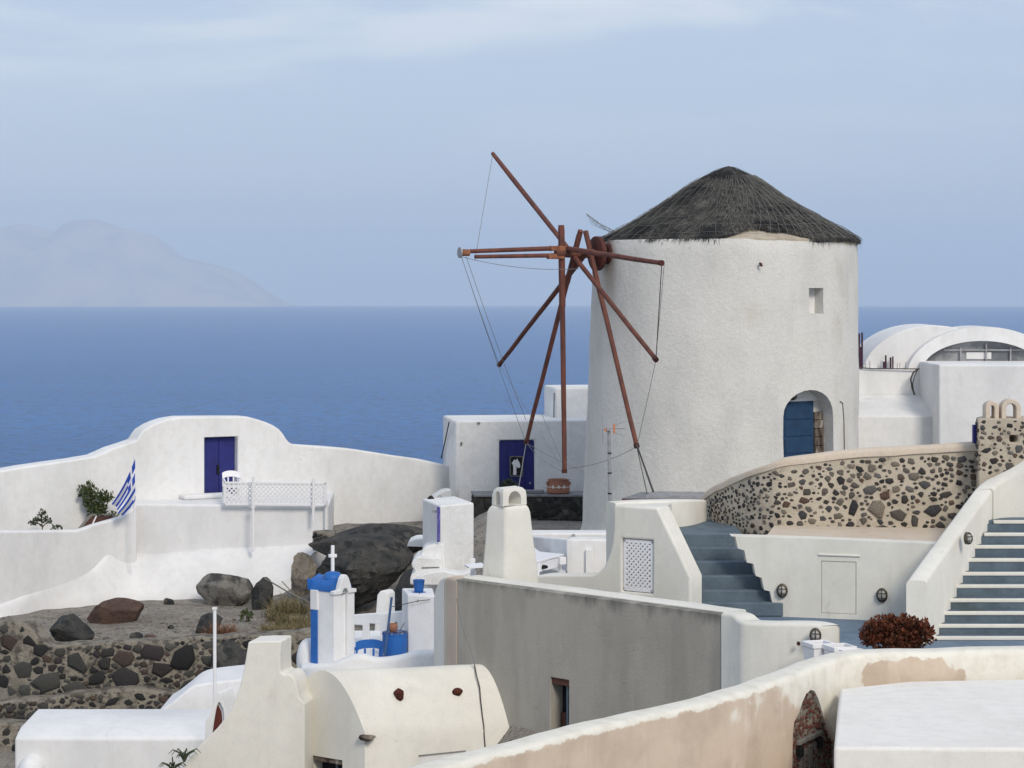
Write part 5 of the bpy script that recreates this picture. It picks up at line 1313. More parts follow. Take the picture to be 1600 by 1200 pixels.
# white continuation with rounded shoulder
ln = crom([(*XY(1127, 29.48), Z(957, 29.48), -8), (*XY(1143, 29.3), Z(960, 29.3), -8), (*XY(1152, 29.15), Z(968, 29.15), -8), (*XY(1162, 29.0), Z(972, 29.0), -8), (*XY(1200, 28.8), Z(974, 28.8), -8), (*XY(1240, 28.65), Z(974, 28.65), -8), (*XY(1272, 28.55), Z(975, 28.55), -8), (*XY(1279, 28.5), Z(979, 28.5), -8)], 5)
mb = MB(); mb.ribbon(ln, .32, r=.05); build(mb, 'landing_parapet', CREAM, ang=60, label='cream parapet joining the grey wall, stepping down to the right', cat='wall')

# ================================================================== landing, stairs
LZ_ = Z(964, 33.7)
mb = MB(); mb.plan([XY(1040, 30.6), XY(1140, 29.6), XY(1285, 28.2), XY(1450, 27.4), XY(1800, 27.4), XY(1800, 34.2), XY(1040, 34.6)], LZ_ - .5, LZ_)
build(mb, 'landing_floor', FLOORB, kind='structure')
st = thing('staircase', 'short slate-blue staircase climbing beside the lattice hatch', 'stairs', V3(XY(1140, 34.2), LZ_))
MS = [(942, 1210), (922.5, 1196), (900, 1184), (877.5, 1170), (856, 1157), (834, 1147)]
zprev = LZ_
for i, (y, xr) in enumerate(MS):
    Yf = 33.72 + .25 * i; z = Z(y, Yf); a, b = XY(1062, Yf), XY(xr + 14, Yf)
    dp = .249 if i < 5 else 2.2
    mb = MB(); mb.prism([V3(a, LZ_ + .002), V3(b, LZ_ + .002), V3(b, z), V3(a, z)], (0, dp, 0)); build(mb, 'step', STEPB, st, bevel=.018)
# lattice hatch wall: parapet left of the stair
LA = XY(1079, 33.4); ldir = Vector((-.82, .57)); lv = Vector((.20, .30, 0))
lp = lambda x, y: (lambda q: V3(q, Z(y, q.y)))(online(LA, ldir, x))
out_ = [(838, 899), (925, 898), (934, 894), (942, 887), (948, 876), (953, 862), (956.5, 845), (958, 820), (958.5, 789), (992, 791), (1027, 793), (1053, 847), (1079, 902), (1079, 925)]
pts = [lp(x, y) for x, y in out_]; pts += [V3(pts[-1].xy, -5.4), V3(pts[0].xy, -5.4)]
lw = thing('stair_parapet', 'cream stair parapet with sloping shoulder and white lattice hatch', 'wall', V3(LA, -5.4))
mb = MB(); mb.prism(pts, lv); lwo = build(mb, 'wall', CREAM, lw, bevel=.04, bseg=3)
a_, b_ = lp(971.5, 925), lp(1019.5, 925); hx = Vector((b_.x - a_.x, b_.y - a_.y, 0)); zt_h = lp(995, 843).z; zb_h = lp(995, 926).z; ln3 = -lv.normalized()
mb = MB(); mb.obox(Vector((a_.x, a_.y, zb_h)) + ln3 * .2, hx, -ln3 * .27, (0, 0, zt_h - zb_h)); cut(lwo, mb)
ht_ = thing('lattice_hatch', 'white lattice hatch door set in the cream stair parapet', 'hatch', Vector((a_.x, a_.y, zb_h)))
O_ = Vector((a_.x, a_.y, zb_h + .012)) - ln3 * .03; hu = hx.normalized(); hH = zt_h - zb_h - .02
O_ += hu * .008; hW = hx.length - .016
mb = MB()
for o0, a0, c0_ in ((O_, hu * hW, Z3 * .05), (O_ + Z3 * (hH - .05), hu * hW, Z3 * .05), (O_, hu * .045, Z3 * hH), (O_ + hu * (hW - .045), hu * .045, Z3 * hH)): mb.obox(o0, a0, -ln3 * .03, c0_)
build(mb, 'frame', PLAST, ht_, bevel=.004)
mb = MB(); lattice(mb, O_ + hu * .04 + Z3 * .04 - ln3 * .012, hu * (hW - .08), Z3 * (hH - .08), .078, .034, .008); build(mb, 'lattice_strips', PLAST, ht_, kind='stuff')
mb = MB(); mb.obox(O_ + hu * .01 - ln3 * .036 + Z3 * .01, hu * (hW - .02), -ln3 * .003, Z3 * (hH - .02)); build(mb, 'lattice_shade_sheet', DARK, ht_)
# wall behind the stair head
ln = crom([(*XY(962, 35.3), Z(786, 35.3), -5), (*XY(1000, 35.5), Z(783, 35.5), -5), (*XY(1045, 35.8), Z(782, 35.8), -5), (*XY(1080, 36.2), Z(781, 36.2), -5), (*XY(1104, 36.9), Z(781, 36.9), -5)], 4)
mb = MB(); mb.ribbon(ln, .3, r=.04); build(mb, 'stair_head_wall', CREAM, ang=60, label='cream wall closing the head of the slate-blue staircase', cat='wall')
mb = MB(); mb.prism([lp(958.5, 789) + Vector((.02, .05, -.01)), lp(1027, 793) + Vector((.02, .05, -.01)), V3(XY(1050, 35.9), Z(783, 35.9) - .02), V3(XY(965, 35.4), Z(786, 35.4) - .02)], (0, 0, -.5)); build(mb, 'parapet_top', CREAM, lw, bevel=.02)
# low shed roof behind
sr = thing('shed_roof', 'low grey boarded shed roof with dark red edge behind the stair parapet', 'roof', P(1035, 790, 45.5))
mb = MB(); mb.prism([P(972, 778, 44.6), P(1100, 780, 44.6), P(1110, 770, 47), P(1000, 769, 47)], (0, 0, -.05)); build(mb, 'deck', SLATE, sr, bevel=.01)
mb = MB(); mb.obox(P(972, 779, 44.58), P(1100, 781, 44.58) - P(972, 779, 44.58), (0, .06, 0), (0, 0, -.14)); build(mb, 'fascia', BROWNW, sr)
for k in range(4):
    mb = MB(); mb.obox(P(1018 - k * 3, 772 + k * 2, 46.4 - k * .5), P(1105, 773 + k * 2, 46.4 - k * .5) - P(1018 - k * 3, 772 + k * 2, 46.4 - k * .5), (0, .1, 0), (0, 0, .05)); build(mb, 'board', METAL, sr)
mb = MB()
for x_ in (985, 1090): mb.obox(P(x_, 781, 44.8), (.1, 0, 0), (0, .1, 0), (0, 0, -2.2))
build(mb, 'post', GREYW, sr)

# hatch wall under the stone wall
HA, HB = XY(1143, 33.95), XY(1460, 33.1)
hp = lambda x, y: (lambda q: V3(q, Z(y, q.y)))(online(HA, HB - HA, x))
prof = [(1143, 838), (1149, 838.5), (1153, 857), (1163, 860), (1167, 879), (1177, 881), (1181, 900), (1190, 903), (1194, 922), (1203, 924), (1207, 943), (1207, 960)]
top = [(1456, 849.5), (1470, 850)]
pts = [hp(x, y) for x, y in prof]
bt = LZ_ - .2
pts += [V3(pts[-1].xy, bt), V3(hp(1470, 850).xy, bt)] + [hp(1470, 850), hp(1456, 849.5), hp(1350, 845), hp(1250, 841)]
hwt = thing('hatch_wall', 'cream wall with square plastered-over hatch under the rubble wall', 'wall', V3(HA.lerp(HB, .5), bt))
mb = MB(); mb.prism(pts, (0, .35, 0)); hwo = build(mb, 'wall', CREAM, hwt, bevel=.02, bseg=2)
q0, q1 = hp(1283.5, 962), hp(1338, 962); hu2 = V3((q1 - q0).xy, 0); z0h, z1h = hp(1310, 959).z, hp(1310, 877).z
mb = MB(); mb.obox(Vector((q0.x, q0.y - .2, z0h)), hu2, (0, .235, 0), (0, 0, z1h - z0h)); cut(hwo, mb)
mb = MB(); mb.obox(Vector((q0.x, q0.y + .012, z0h + .006)) + hu2 * .012, hu2 * .976, (0, .02, 0), (0, 0, z1h - z0h - .012)); build(mb, 'hatch_panel', CREAM, hwt, bevel=.004)
mb = MB(); e0_, e1_ = hp(1278, 866), hp(1344, 869); mb.obox(e0_ + Vector((0, -.02, -.02)), V3((e1_ - e0_).xy, 0), (0, .03, 0), (0, 0, .03)); build(mb, 'hatch_trim', CREAM, hwt, bevel=.01)
mb = MB(); mb.prism([V3(hp(1200, 838).xy + Vector((0, .34)), hp(1149, 838.5).z - .03), V3(HB + Vector((.1, .34)), hp(1456, 849.5).z - .03), V3(XY(1500, 35.6), hp(1456, 849.5).z + .02), V3(XY(1212, 35.6), hp(1149, 838.5).z + .02)], (0, 0, -.12)); build(mb, 'ledge', CREAMT, hwt)
def bulkhead(label, x, y, Y, nrm, s=1.0):
    c = P(x, y, Y); n = Vector(nrm).normalized(); t = thing('wall_lamp', label, 'lamp', c, 'oval wall lamps'); a = Z3.cross(n).normalized()
    def ov(mb, secs, N=20):
        mb.loft([[c + n * h + a * (r * .78 * math.cos(q)) + Z3 * (r * math.sin(q)) for q in [2 * math.pi * k / N for k in range(N)]] for r, h in secs])
    mb = MB(); ov(mb, [(.105 * s, -.02), (.105 * s, .02), (.085 * s, .035), (.08 * s, .02)]); build(mb, 'rim', BRONZE, t)
    mb = MB(); ov(mb, [(.08 * s, .0), (.072 * s, .035), (.045 * s, .06), (.005, .07)]); build(mb, 'glass', FROST, t)
    mb = MB()
    mb.tube([c + n * (.02 + .062 * math.sin(math.pi * k / 8)) + Z3 * (.095 * s * math.cos(math.pi * k / 8)) for k in range(9)], .007, 4)
    for q in (-.035, .035): mb.tube([c + n * (.02 + .056 * math.sin(math.pi * k / 8)) + Z3 * q * s + a * (.075 * s * math.cos(math.pi * k / 8)) for k in range(9)], .006, 4)
    build(mb, 'guard', BRONZE, t)
q = hp(1222, 923); bulkhead('oval caged wall lamp just right of the slate-blue staircase', 1222, 923, q.y - .02, (-.2, -1, 0))
q = hp(1378, 930); bulkhead('oval caged wall lamp between the plastered hatch and the red shrub', 1378, 930, q.y - .02, (-.2, -1, 0))
bulkhead('round wall lamp on the landing parapet by the white planters', 1274, 993, 28.42, (-.1, -1, 0), .9)
mb = MB(); rock_mesh(mb, P(1248, 1006, 28.52), (.03, .03, .03), 91, 2, .4, .2); build(mb, 'broken_fitting', IRON, label='small broken rusty fitting on the landing parapet', cat='fitting')

# ================================================================== rubble wall with pink-beige cap, twin flue
ST1 = stone_meshes(BASALT, 14, 5)
zb_l = lambda x: 0
cap_ = [(1093, 781, 37.6), (1100, 772, 37.3), (1112, 762, 36.9), (1128, 753.5, 36.5), (1145, 745.5, 36.15), (1177, 733, 35.7), (1200, 726, 35.5), (1223, 719.5, 35.4), (1288, 710, 35.35), (1340, 704, 35.3), (1437, 698.5, 35.2), (1535, 692, 35.1), (1640, 686, 35.0)]
cpts = crom([(*XY(x, Y), Z(y, Y)) for x, y, Y in cap_], 4)
zbase = Z(834, 35.3)
rbw = thing('rubble_parapet', 'curved rubble wall of black stones in beige mortar with pink-beige cap', 'wall', (*XY(1340, 35.5), zbase - .1))
mb = MB(); mb.ribbon([(x, y, z - .08, -4.4) for x, y, z in cpts], .40, r=.03, jit=.015); build(mb, 'wall_core', MORTAR, rbw, ang=60)
mb = MB(); secs = []
pa = Path([(x, y, z) for x, y, z in cpts])
for k in range(60):
    s = pa.L[-1] * k / 59; qv, an_ = pa.at(s); n_ = Vector((math.sin(an_), -math.cos(an_), 0)); c = Vector(qv[:3]); jz = .012 * nz(c, 2.5, 4)
    h_ = .105 + .02 * nz(c, 1.2, 8)
    secs.append([c + n_ * .025 + Z3 * (-h_ + jz), c + n_ * .03 + Z3 * (-.03 + jz), c + n_ * .01 + Z3 * jz, c - n_ * .2 + Z3 * (.02 + jz), c - n_ * .42 + Z3 * jz, c - n_ * .43 + Z3 * -.1])
mb.loft(secs); build(mb, 'cap', CREAMT, rbw, ang=60)
xs_of = lambda s: (lambda q: CX + F * q[0] / q[1])(pa.at(s)[0])
lo = lambda s: zbase + .05 if xs_of(s) > 1215 else Z(844, 36.0)
hi = lambda s: pa.at(s)[0][2] - .125
L_ = pa.L[-1]
S_of = lambda x: min(range(400), key=lambda k: abs((lambda q: CX + F * q[0] / q[1])(pa.at(L_ * k / 399)[0]) - x)) * L_ / 399
fx = [(S_of(x), Z(y, 35.3), w / 2 * 35.3 / F, h / 2 * 35.3 / F) for x, y, w, h in ((1371, 796, 33, 33), (1334, 794, 21, 30), (1458, 797, 30, 26), (1360, 766, 22, 18), (1404, 803, 30, 22), (1373, 825, 34, 12), (1445, 757, 24, 14), (1413, 779, 15, 15), (1401, 764, 14, 14), (1421, 764, 15, 11),
      (1430, 813, 18, 22), (1308, 806, 20, 12), (1262, 770, 15, 15), (1288, 769, 13, 14), (1305, 770, 12, 11), (1312, 785, 14, 16), (1441, 736, 13, 13), (1330, 821, 17, 13), (1313, 820, 9, 13), (1350, 814, 14, 13), (1498, 737, 12, 10), (1296, 796, 14, 12), (1285, 810, 14, 11), (1478, 793, 12, 12), (1478, 772, 20, 12))]
pk = pack(L_, lo, hi, [(.078, 40, lambda s, k: xs_of(s) > 1225), (.058, 110, lambda s, k: xs_of(s) > 1200), (.046, 150, None), (.035, 240, None), (.025, 200, None)], 41, gap=.80, fixed=fx, limit=620)
pk.sort(key=lambda q: -q[2] * q[3])
stones_on(rbw, pa, ST1, pk[:297], 42, depth=.6)
stones_joined(rbw, pa, pk[297:], 47, mat('pebble_basalt', (.075, .066, .06), (.035, .033, .033), 9, .4, .6, c3=(.16, .14, .12), sc3=11, lo3=.58, hi3=.66, bump=.5))
FX = Path([(*XY(1525, 35.15), 0), (*XY(1528, 34.7), 0), (*XY(1660, 34.5), 0)])
flu = thing('stone_flue', 'rubble chimney block with two little beige arches on top, right edge', 'chimney', (*XY(1580, 35), -3.0))
ftz = Z(654, 34.7)
mb = MB(); mb.plan([XY(1525, 35.15), XY(1528, 34.7), XY(1660, 34.5), XY(1660, 35.4), XY(1540, 35.5)], -3.6, ftz); fo_ = build(mb, 'block', MORTAR, flu, bevel=.03)
mb = MB(); mb.box(P(1582, 685, 34.7), (.12, .5, .11), .05); cut(fo_, mb)
mb = MB(); mb.box(P(1582, 685, 34.96), (.14, .02, .13), .05); build(mb, 'flue_shade_sheet', DARK, flu)
fxf = [(FX.L[1] + (1582 - 1528) * 34.7 / F, Z(685, 34.7), .10, .085)]
pk = pack(FX.L[-1], lambda s: Z(742, 34.7), lambda s: ftz - .02, [(.07, 14, None), (.05, 30, None), (.036, 60, None), (.028, 40, None)], 44, gap=.9, fixed=fxf)
stones_on(flu, FX, ST1, pk[1:], 45, depth=.6)
for x0, x1, y0 in ((1538, 1558, 626), (1563, 1592, 623)):
    xm, hw = (x0 + x1) / 2, (x1 - x0) / 2 * 34.9 / F - .03; zt_a = Z(y0, 34.9); c = XY(xm, 34.9)
    pth = [Vector((c.x - hw, c.y, ftz - .02)), Vector((c.x - hw, c.y, zt_a - hw - .03))] + [Vector((c.x - hw * math.cos(math.pi * k / 8), c.y, zt_a - .035 - hw + hw * math.sin(math.pi * k / 8))) for k in range(1, 8)] + [Vector((c.x + hw, c.y, zt_a - hw - .03)), Vector((c.x + hw, c.y, ftz - .02))]
    secs = []
    for i, p in enumerate(pth):
        d = (pth[min(i + 1, len(pth) - 1)] - pth[max(i - 1, 0)]).normalized(); n_ = Vector((-d.z, 0, d.x)) * .036
        secs.append([p + n_ + Vector((0, -.12, 0)), p - n_ + Vector((0, -.12, 0)), p - n_ + Vector((0, .12, 0)), p + n_ + Vector((0, .12, 0))])
    mb = MB(); mb.loft(secs); build(mb, 'arch', CREAMT, flu, bevel=.014)
mb = MB(); mb.obox(P(1521, 664, 34.9), (.045, 0, 0), (0, .1, 0), (0, 0, -.28)); build(mb, 'blue_shutter', NAVY, label='narrow navy shutter edge beside the rubble chimney block', cat='shutter')

# ================================================================== wide stairs at right with parapet
ws = thing('wide_staircase', 'wide slate-blue staircase with white nosings at right', 'stairs', V3(XY(1560, 33), LZ_))
WS = [(995, 1447), (976, 1449), (956, 1446), (936, 1459), (914, 1473), (894.5, 1490), (873, 1506), (852.5, 1522), (833, 1538), (813.5, 1553)]
for i, (y, xl) in enumerate(WS):
    Yf = 31.45 + .28 * i; z = Z(y, Yf); x0_, x1_ = XY(xl - 16, Yf).x, XY(1660, 33).x + .6
    dp = .279 if i < 9 else 1.6
    mb = MB(); mb.obox((x0_, Yf + .012, LZ_ + .002), (x1_ - x0_, 0, 0), (0, dp - .012, 0), (0, 0, z - .052 - LZ_)); sp_ = build(mb, 'step', STEPB, ws)
    mb = MB(); mb.obox((XY(xl, Yf).x, Yf - .004, z - .050), (x1_ - XY(xl, Yf).x, 0, 0), (0, .075, 0), (0, 0, .052)); o = build(mb, 'white_nosing', CREAM, ws, bevel=.012); o.parent = sp_
    mb = MB(); mb.obox((x0_, Yf + .075, z - .047), (x1_ - x0_, 0, 0), (0, dp - .08, 0), (0, 0, .044)); o = build(mb, 'tread', STEPB, ws); o.parent = sp_
pp = crom([(1416, 907, 31.15), (1428, 890, 31.5), (1447, 864, 32.1), (1480, 820, 33.05), (1510, 780, 33.9), (1524, 762, 34.3), (1538, 750, 34.55), (1560, 739, 34.62), (1585, 726, 34.6), (1640, 690, 34.6)], 4)
mb = MB(); secs = []
for i, (x, y, Y) in enumerate(pp):
    p = P(x, y, Y); w = .275; zb_ = -5.2; r = .05
    nx = Vector((1, -.05 if Y < 34.3 else -.5, 0)).normalized()
    secs.append([V3(p.xy, zb_), p + Z3 * -r, p + nx * r * .3 + Z3 * -r * .3, p + nx * r, p + nx * (w - r), p + nx * (w - r * .3) + Z3 * -r * .3, p + nx * w + Z3 * -r, V3((p + nx * w).xy, zb_)])
mb.loft(secs); build(mb, 'wide_stair_parapet', CREAM, ang=50, label='sloping cream parapet along the left of the wide staircase', cat='wall')
bulkhead('round wall lamp on the inner face of the sloping stair parapet', 1511.5, 841, 32.62, (.75, -.65, 0), .85)

# ================================================================== white vaulted buildings beyond, right
vb = thing('vaulted_house', 'white house with two shallow vaults and a glazed fan window, far right', 'house', (*XY(1520, 63), -6.6))
c0, cl_ = XY(1467, 60.0), XY(1437, 62.6)
mb = MB(); mb.plan([c0, XY(1760, 59.4), XY(1760, 66), XY(1440, 66), cl_], -6.6, Z(569.5, 60)); build(mb, 'front_block', WHITEB, vb, bevel=.05, bseg=3)
mb = MB(); mb.plan([XY(1290, 62.6), XY(1445, 62.6), XY(1445, 66), XY(1290, 66)], -6.6, Z(577, 62.6)); build(mb, 'side_block', WHITE, vb, bevel=.03)
a0, a1 = 62.59, 60.9
mb = MB(); mb.prism([V3((XY(1285, a0).x, a0), -6.6), V3((XY(1285, a0).x, a1), -6.6), V3((XY(1285, a0).x, a1), Z(651, a1)), V3((XY(1285, a0).x, a0), Z(617, a0))], (XY(1458, a1).x - XY(1285, a0).x, 0, 0)); build(mb, 'lean_to', WHITE, vb, bevel=.02)
def vault(xc, hw, ytop, ybase, Y0, Y1, pw=2.1, N=32):
    secs = []
    for Yv in (Y0, Y1):
        cx_ = XY(xc, Y0).x; w = hw * Y0 / F; zt_v, zb_v = Z(ytop, Y0), Z(ybase, Y0)
        secs.append([Vector((cx_ + w * math.cos(math.pi * k / N), Yv, zb_v + (zt_v - zb_v) * math.sin(math.pi * k / N) ** 1.1)) for k in range(N + 1)])
    return secs
mb = MB(); mb.loft(vault(1460, 113, 508.5, 584, 63.1, 66.0)); build(mb, 'rear_vault', WHITEB, vb, ang=50, bevel=.03)
mb = MB(); mb.loft(vault(1538, 120, 510.5, 583, 62.65, 64.6)); fv = build(mb, 'front_vault', WHITE, vb, ang=50)
mb = MB(); mb.loft(vault(1538, 92, 533, 574, 62.4, 63.0)); cut(fv, mb, 50)
gsec = vault(1538, 92, 533, 574, 62.9, 62.95)
mb = MB(); mb.loft(gsec); pn = build(mb, 'fan_window', GLASS, vb, ang=50)
cxg, czg = XY(1538, 62.65).x, Z(572, 62.65)
for xg in (1462, 1500, 1540, 1578):
    mb = MB(); g = XY(xg, 62.8); mb.obox((g.x, g.y, czg - .05), (.04, 0, 0), (0, .05, 0), (0, 0, Z(536 + abs(xg - 1538) ** 2 * .0042, 62.8) - czg + .03)); o = build(mb, 'mullion', METAL, vb); o.parent = pn
mb = MB(); g0, g1 = XY(1475, 62.81), XY(1602, 62.81); mb.obox((g0.x, g0.y, Z(548, 62.75)), (g1.x - g0.x, 0, 0), (0, .05, 0), (0, 0, .035)); o = build(mb, 'transom', METAL, vb); o.parent = pn
mb = MB(); mb.obox(P(1510, 561, 62.88), (.68, 0, 0), (0, .015, 0), (0, 0, .19)); o = build(mb, 'curtain', WHITE, vb); o.parent = pn
for xg, yt, rr in ((1342.5, 521, .028), (1347, 519.5, .028), (1381, 565, .03), (1384, 555, .025), (1391.5, 558.5, .028), (1395, 557, .022), (1344.5, 542, .02)):
    mb = MB(); mb.tube([P(xg, 579, 62.9), P(xg, yt, 62.9)], rr, 6); build(mb, 'rebar', REBAR, vb)
mb = MB()
for xg, yt in ((1359, 564), (1372, 570), (1402, 568), (1406, 567), (1415, 566), (1431, 560), (1352, 567)): mb.tube([P(xg, 579, 62.8), P(xg, yt, 62.8)], .008, 4)
build(mb, 'thin_wires', WIRE, vb)
mb = MB(); mb.tube([P(1436, 576, 62.3), P(1427, 582, 62.2), P(1423, 592, 62.2), P(1425, 605, 62.2), P(1429, 617, 62.3)], .022, 6); mb.tube([P(1434, 577, 62.3), P(1429, 588, 62.2), P(1426, 600, 62.2), P(1428, 616, 62.3)], .014, 6); mb.tube([P(1340, 574, 62.55), P(1362, 576, 62.55), P(1436, 576.5, 62.5)], .018, 6); build(mb, 'cable', ROPE, vb)

# ================================================================== bottle-shaped chimney
chm = thing('chimney', 'tall cream chimney with tapering shaft and arched crown', 'chimney', V3(XY(795, 33.6), CZ))
def chim_sec(xl, xc, xr, y, Yc):
    z = Z(y, Yc); c = XY(xc, Yc); l = XY(xl, Yc + .28); r = XY(xr, Yc + .32)
    l, r = Vector(l), Vector(r); bk_ = l + r - c
    return [V3(c, z), V3(r, z), V3(bk_, z), V3(l, z)]
Yc = 33.1
keys = [(750.5, 790, 845, 925), (751, 790, 843, 905), (753, 790.5, 840.5, 880), (756, 790.5, 836, 850), (758, 790.5, 832.5, 820), (759, 790.5, 830.5, 803), (762, 790.5, 828, 797), (768, 788, 823.5, 791)]
mb = MB(); mb.loft([chim_sec(a, b, c, d, Yc) for a, b, c, d in keys]); build(mb, 'shaft', CREAM, chm, ang=70, bevel=.045, bseg=3)
mb = MB(); mb.loft([chim_sec(768.5, 786, 823, 791.5, Yc), chim_sec(769, 786, 822.5, 776, Yc), chim_sec(771, 786, 821, 769, Yc), chim_sec(776, 787, 816, 764.5, Yc)]); cwn = build(mb, 'crown', CREAM, chm, ang=70)
k0, k1, k3 = [Vector(q) for q in chim_sec(768.5, 786, 823, 791.5, Yc)][:3:1]; k3 = Vector(chim_sec(768.5, 786, 823, 791.5, Yc)[3])
def arch_cut(A, B, hw, zb_, zs_, zt_a):
    d = (B - A); L2 = d.length; d = d.normalized(); n_ = Vector((d.y, -d.x, 0)); m_ = (A + B) / 2
    pts_ = [(-hw, zb_), (hw, zb_)] + [(hw * math.cos(math.pi * k / 8), zs_ + (zt_a - zs_) * math.sin(math.pi * k / 8)) for k in range(9)]
    cc_ = (k1 + k3) / 2; o_ = n_ if (m_ - cc_).dot(n_) > 0 else -n_
    mb = MB(); mb.prism([Vector((m_.x, m_.y, 0)) + d * u_ + Z3 * w_ + o_ * .3 for u_, w_ in pts_], -o_ * .56); return mb
zc0 = Z(790.5, Yc)
cut(cwn, arch_cut(k0, k1, .125, zc0, zc0 + .08, zc0 + .20), 50)
cut(cwn, arch_cut(k0, k3, .085, zc0, zc0 + .08, zc0 + .20), 50)
bv = cwn.modifiers.new('bevel', 'BEVEL'); bv.width = .02; bv.segments = 2; bv.limit_method = 'ANGLE'
mb = MB(); kk = chim_sec(771, 789, 820, 791.8, Yc); mb.prism([p + Z3 * .004 for p in kk], (0, 0, .004)); build(mb, 'flue_mouth', GREYW, chm)

# ================================================================== cream vaulted house, bottom left
vh = thing('cream_house', 'cream barrel-vaulted house with broad chimney wall in the lower left', 'house', (*XY(620, 32), -9.0))
zs = (Z(1145, 31.2) + Z(1141, 32.3)) / 2
S0_, R0_ = P(570, 1145, 31.2), P(506, 1048, 31.65); S1_, R1_ = P(828, 1141, 32.36), P(786, 1036, 32.80)
secs = []
for k in range(14):
    t = k / 12; s, r = S0_.lerp(S1_, t), R0_.lerp(R1_, t); sec = [Vector((s.x, s.y, -9.0))]
    for j in range(29):
        a = 1 - 2 * j / 28
        x = r.x + (s.x - r.x) * a; y = r.y + (s.y - r.y) * a
        sec.append(Vector((x, y, s.z + (r.z - s.z) * (1 - abs(a) ** 2.0) + .012 * nz((x * 2, y * 2, t * 5), 1, 3))))
    sec.append(Vector((2 * r.x - s.x, 2 * r.y - s.y, -9.0)))
    secs.append(sec)
mb = MB(); mb.loft(secs); vo = build(mb, 'vault', CREAM, vh, ang=38)
gd = (R0_ - S0_); gd.z = 0; gd.normalize(); gn = Vector((gd.y, -gd.x, 0)); gn = gn if gn.y < 0 else -gn     # gable face normal
def on_gable(x, y): q = online(S0_, gd, x); return V3(q, Z(y, q.y))
w0, w1 = on_gable(487, 1180), on_gable(535, 1180)
mb = MB(); mb.obox(V3(w0.xy, w0.z - .6) + gn * .3, V3((w1 - w0).xy, 0), -gn * .6, (0, 0, .6)); cut(vo, mb, 38)
mb = MB(); mb.obox(V3(w0.xy, w0.z - .62) - gn * .22, V3((w1 - w0).xy, 0), -gn * .02, (0, 0, .6)); build(mb, 'dark_window', DARK, vh)
mb = MB(); mb.obox(V3(w0.xy, w0.z - .075) - gn * .02, V3((w1 - w0).xy, 0), -gn * .16, (0, 0, .07)); build(mb, 'window_lintel', OLDW, vh, bevel=.01)
mb = MB(); mb.obox(V3(w0.xy, w0.z - .6) - gn * .15 + V3((w1 - w0).xy, 0) * .55, V3((w1 - w0).xy, 0) * .06, -gn * .03, (0, 0, .52)); build(mb, 'window_bar', STEPB, vh)
sd_ = (S1_ - S0_); sd_.z = 0; sd_.normalize(); sn = Vector((sd_.y, -sd_.x, 0)); sn = sn if sn.y < 0 else -sn
def on_side(x, y): q = online(S0_, sd_, x); return V3(q, Z(y, q.y))
w0, w1 = on_side(654, 1180), on_side(728, 1179)
mb = MB(); mb.obox(V3(w0.xy, w0.z - .6) + sn * .3, V3((w1 - w0).xy, 0), -sn * .36, (0, 0, .6)); cut(vo, mb, 38)
mb = MB(); mb.obox(V3(w0.xy, w0.z - .6) - sn * .05, V3((w1 - w0).xy, 0), -sn * .02, (0, 0, .596)); build(mb, 'blind_panel', WHITE, vh)
# chimney wall
cwp = crom([(388, 1003), (412, 1002), (438, 1002)], 1) + crom([(438.5, 1004), (438.5, 1051), (450, 1053), (459, 1060), (464, 1074), (467, 1090)], 2)[0:] + [(476, 1100), (476, 1260), (238, 1260)] + crom([(262, 1228), (285, 1199), (312, 1165), (340, 1137), (360, 1109), (373, 1078), (381, 1045), (386, 1015)], 2)
mb = MB(); mb.prism([P(x, y, 31.35) for x, y in cwp], (.10, .55, 0)); build(mb, 'chimney_wall', CREAM, vh, bevel=.05, bseg=3)
mb = MB(); cp = P(412, 1002, 31.6); mb.lathe([(.12, 0), (.12, .004)], cp + Vector((0.03, .05, .001)), 16); build(mb, 'flue_mouth', GREYW, vh)
def on_vault(x, y):
    for k in range(300):                                  # walk the vault section for the point seen at (x, y)
        Yq = 30.8 + k * .01; p = P(x, y, Yq); t = max(0, min(1, (p.x - S0_.x) / (S1_.x - S0_.x)))
        for _ in range(3):
            s, r = S0_.lerp(S1_, t), R0_.lerp(R1_, t); a = (p.y - r.y) / (s.y - r.y); xx = r.x + (s.x - r.x) * a; t = max(0, min(1, t + (p.x - xx) / (S1_.x - S0_.x)))
        if abs(a) <= 1.02 and p.z <= s.z + (r.z - s.z) * (1 - abs(a) ** 2): return p
    return P(x, y, 31.6)
for i, (x, y, w, h) in enumerate(((623, 1084, 15, 19), (715, 1081, 16, 15))):
    c = on_vault(x, y); mb = MB(); rock_mesh(mb, c, (w / 2 * 31.6 / F * 1.2, .07, h / 2 * 31.6 / F * 1.2), 95 + i, 3, .4, .25, flat=False); build(mb, 'red_stone', mat('red_lava%d' % i, (.11, .03, .02), (.05, .018, .015), 20, bump=.8), vh, ang=40)
mb = MB(); c = S0_ + Vector((.04, -.05, -.06)); rock_mesh(mb, c, (.13, .09, .05), 99, 3, .4, .3, flat=False); build(mb, 'broken_spout', OLDW, vh, ang=40)
mb = MB(); pth = [on_vault(742, 1040), on_vault(745, 1056), on_vault(750, 1075), on_vault(751.5, 1095), on_vault(754, 1118), on_vault(756.5, 1136)]
pth += [on_side(757, 1150), on_side(758.5, 1168), on_side(759, 1190)]
mb.tube([p + Vector((-.004, -.012, .01)) for p in pth], .009, 5); build(mb, 'thin_cable', ROPE, vh)
mb = MB(); mb.tube([P(713, 935, 32.88), P(722, 980, 32.7), P(735, 1015, 32.6), P(742, 1039, 32.4)], .006, 4); build(mb, 'thin_cable', WIRE, vh)
mb = MB(); pth = []
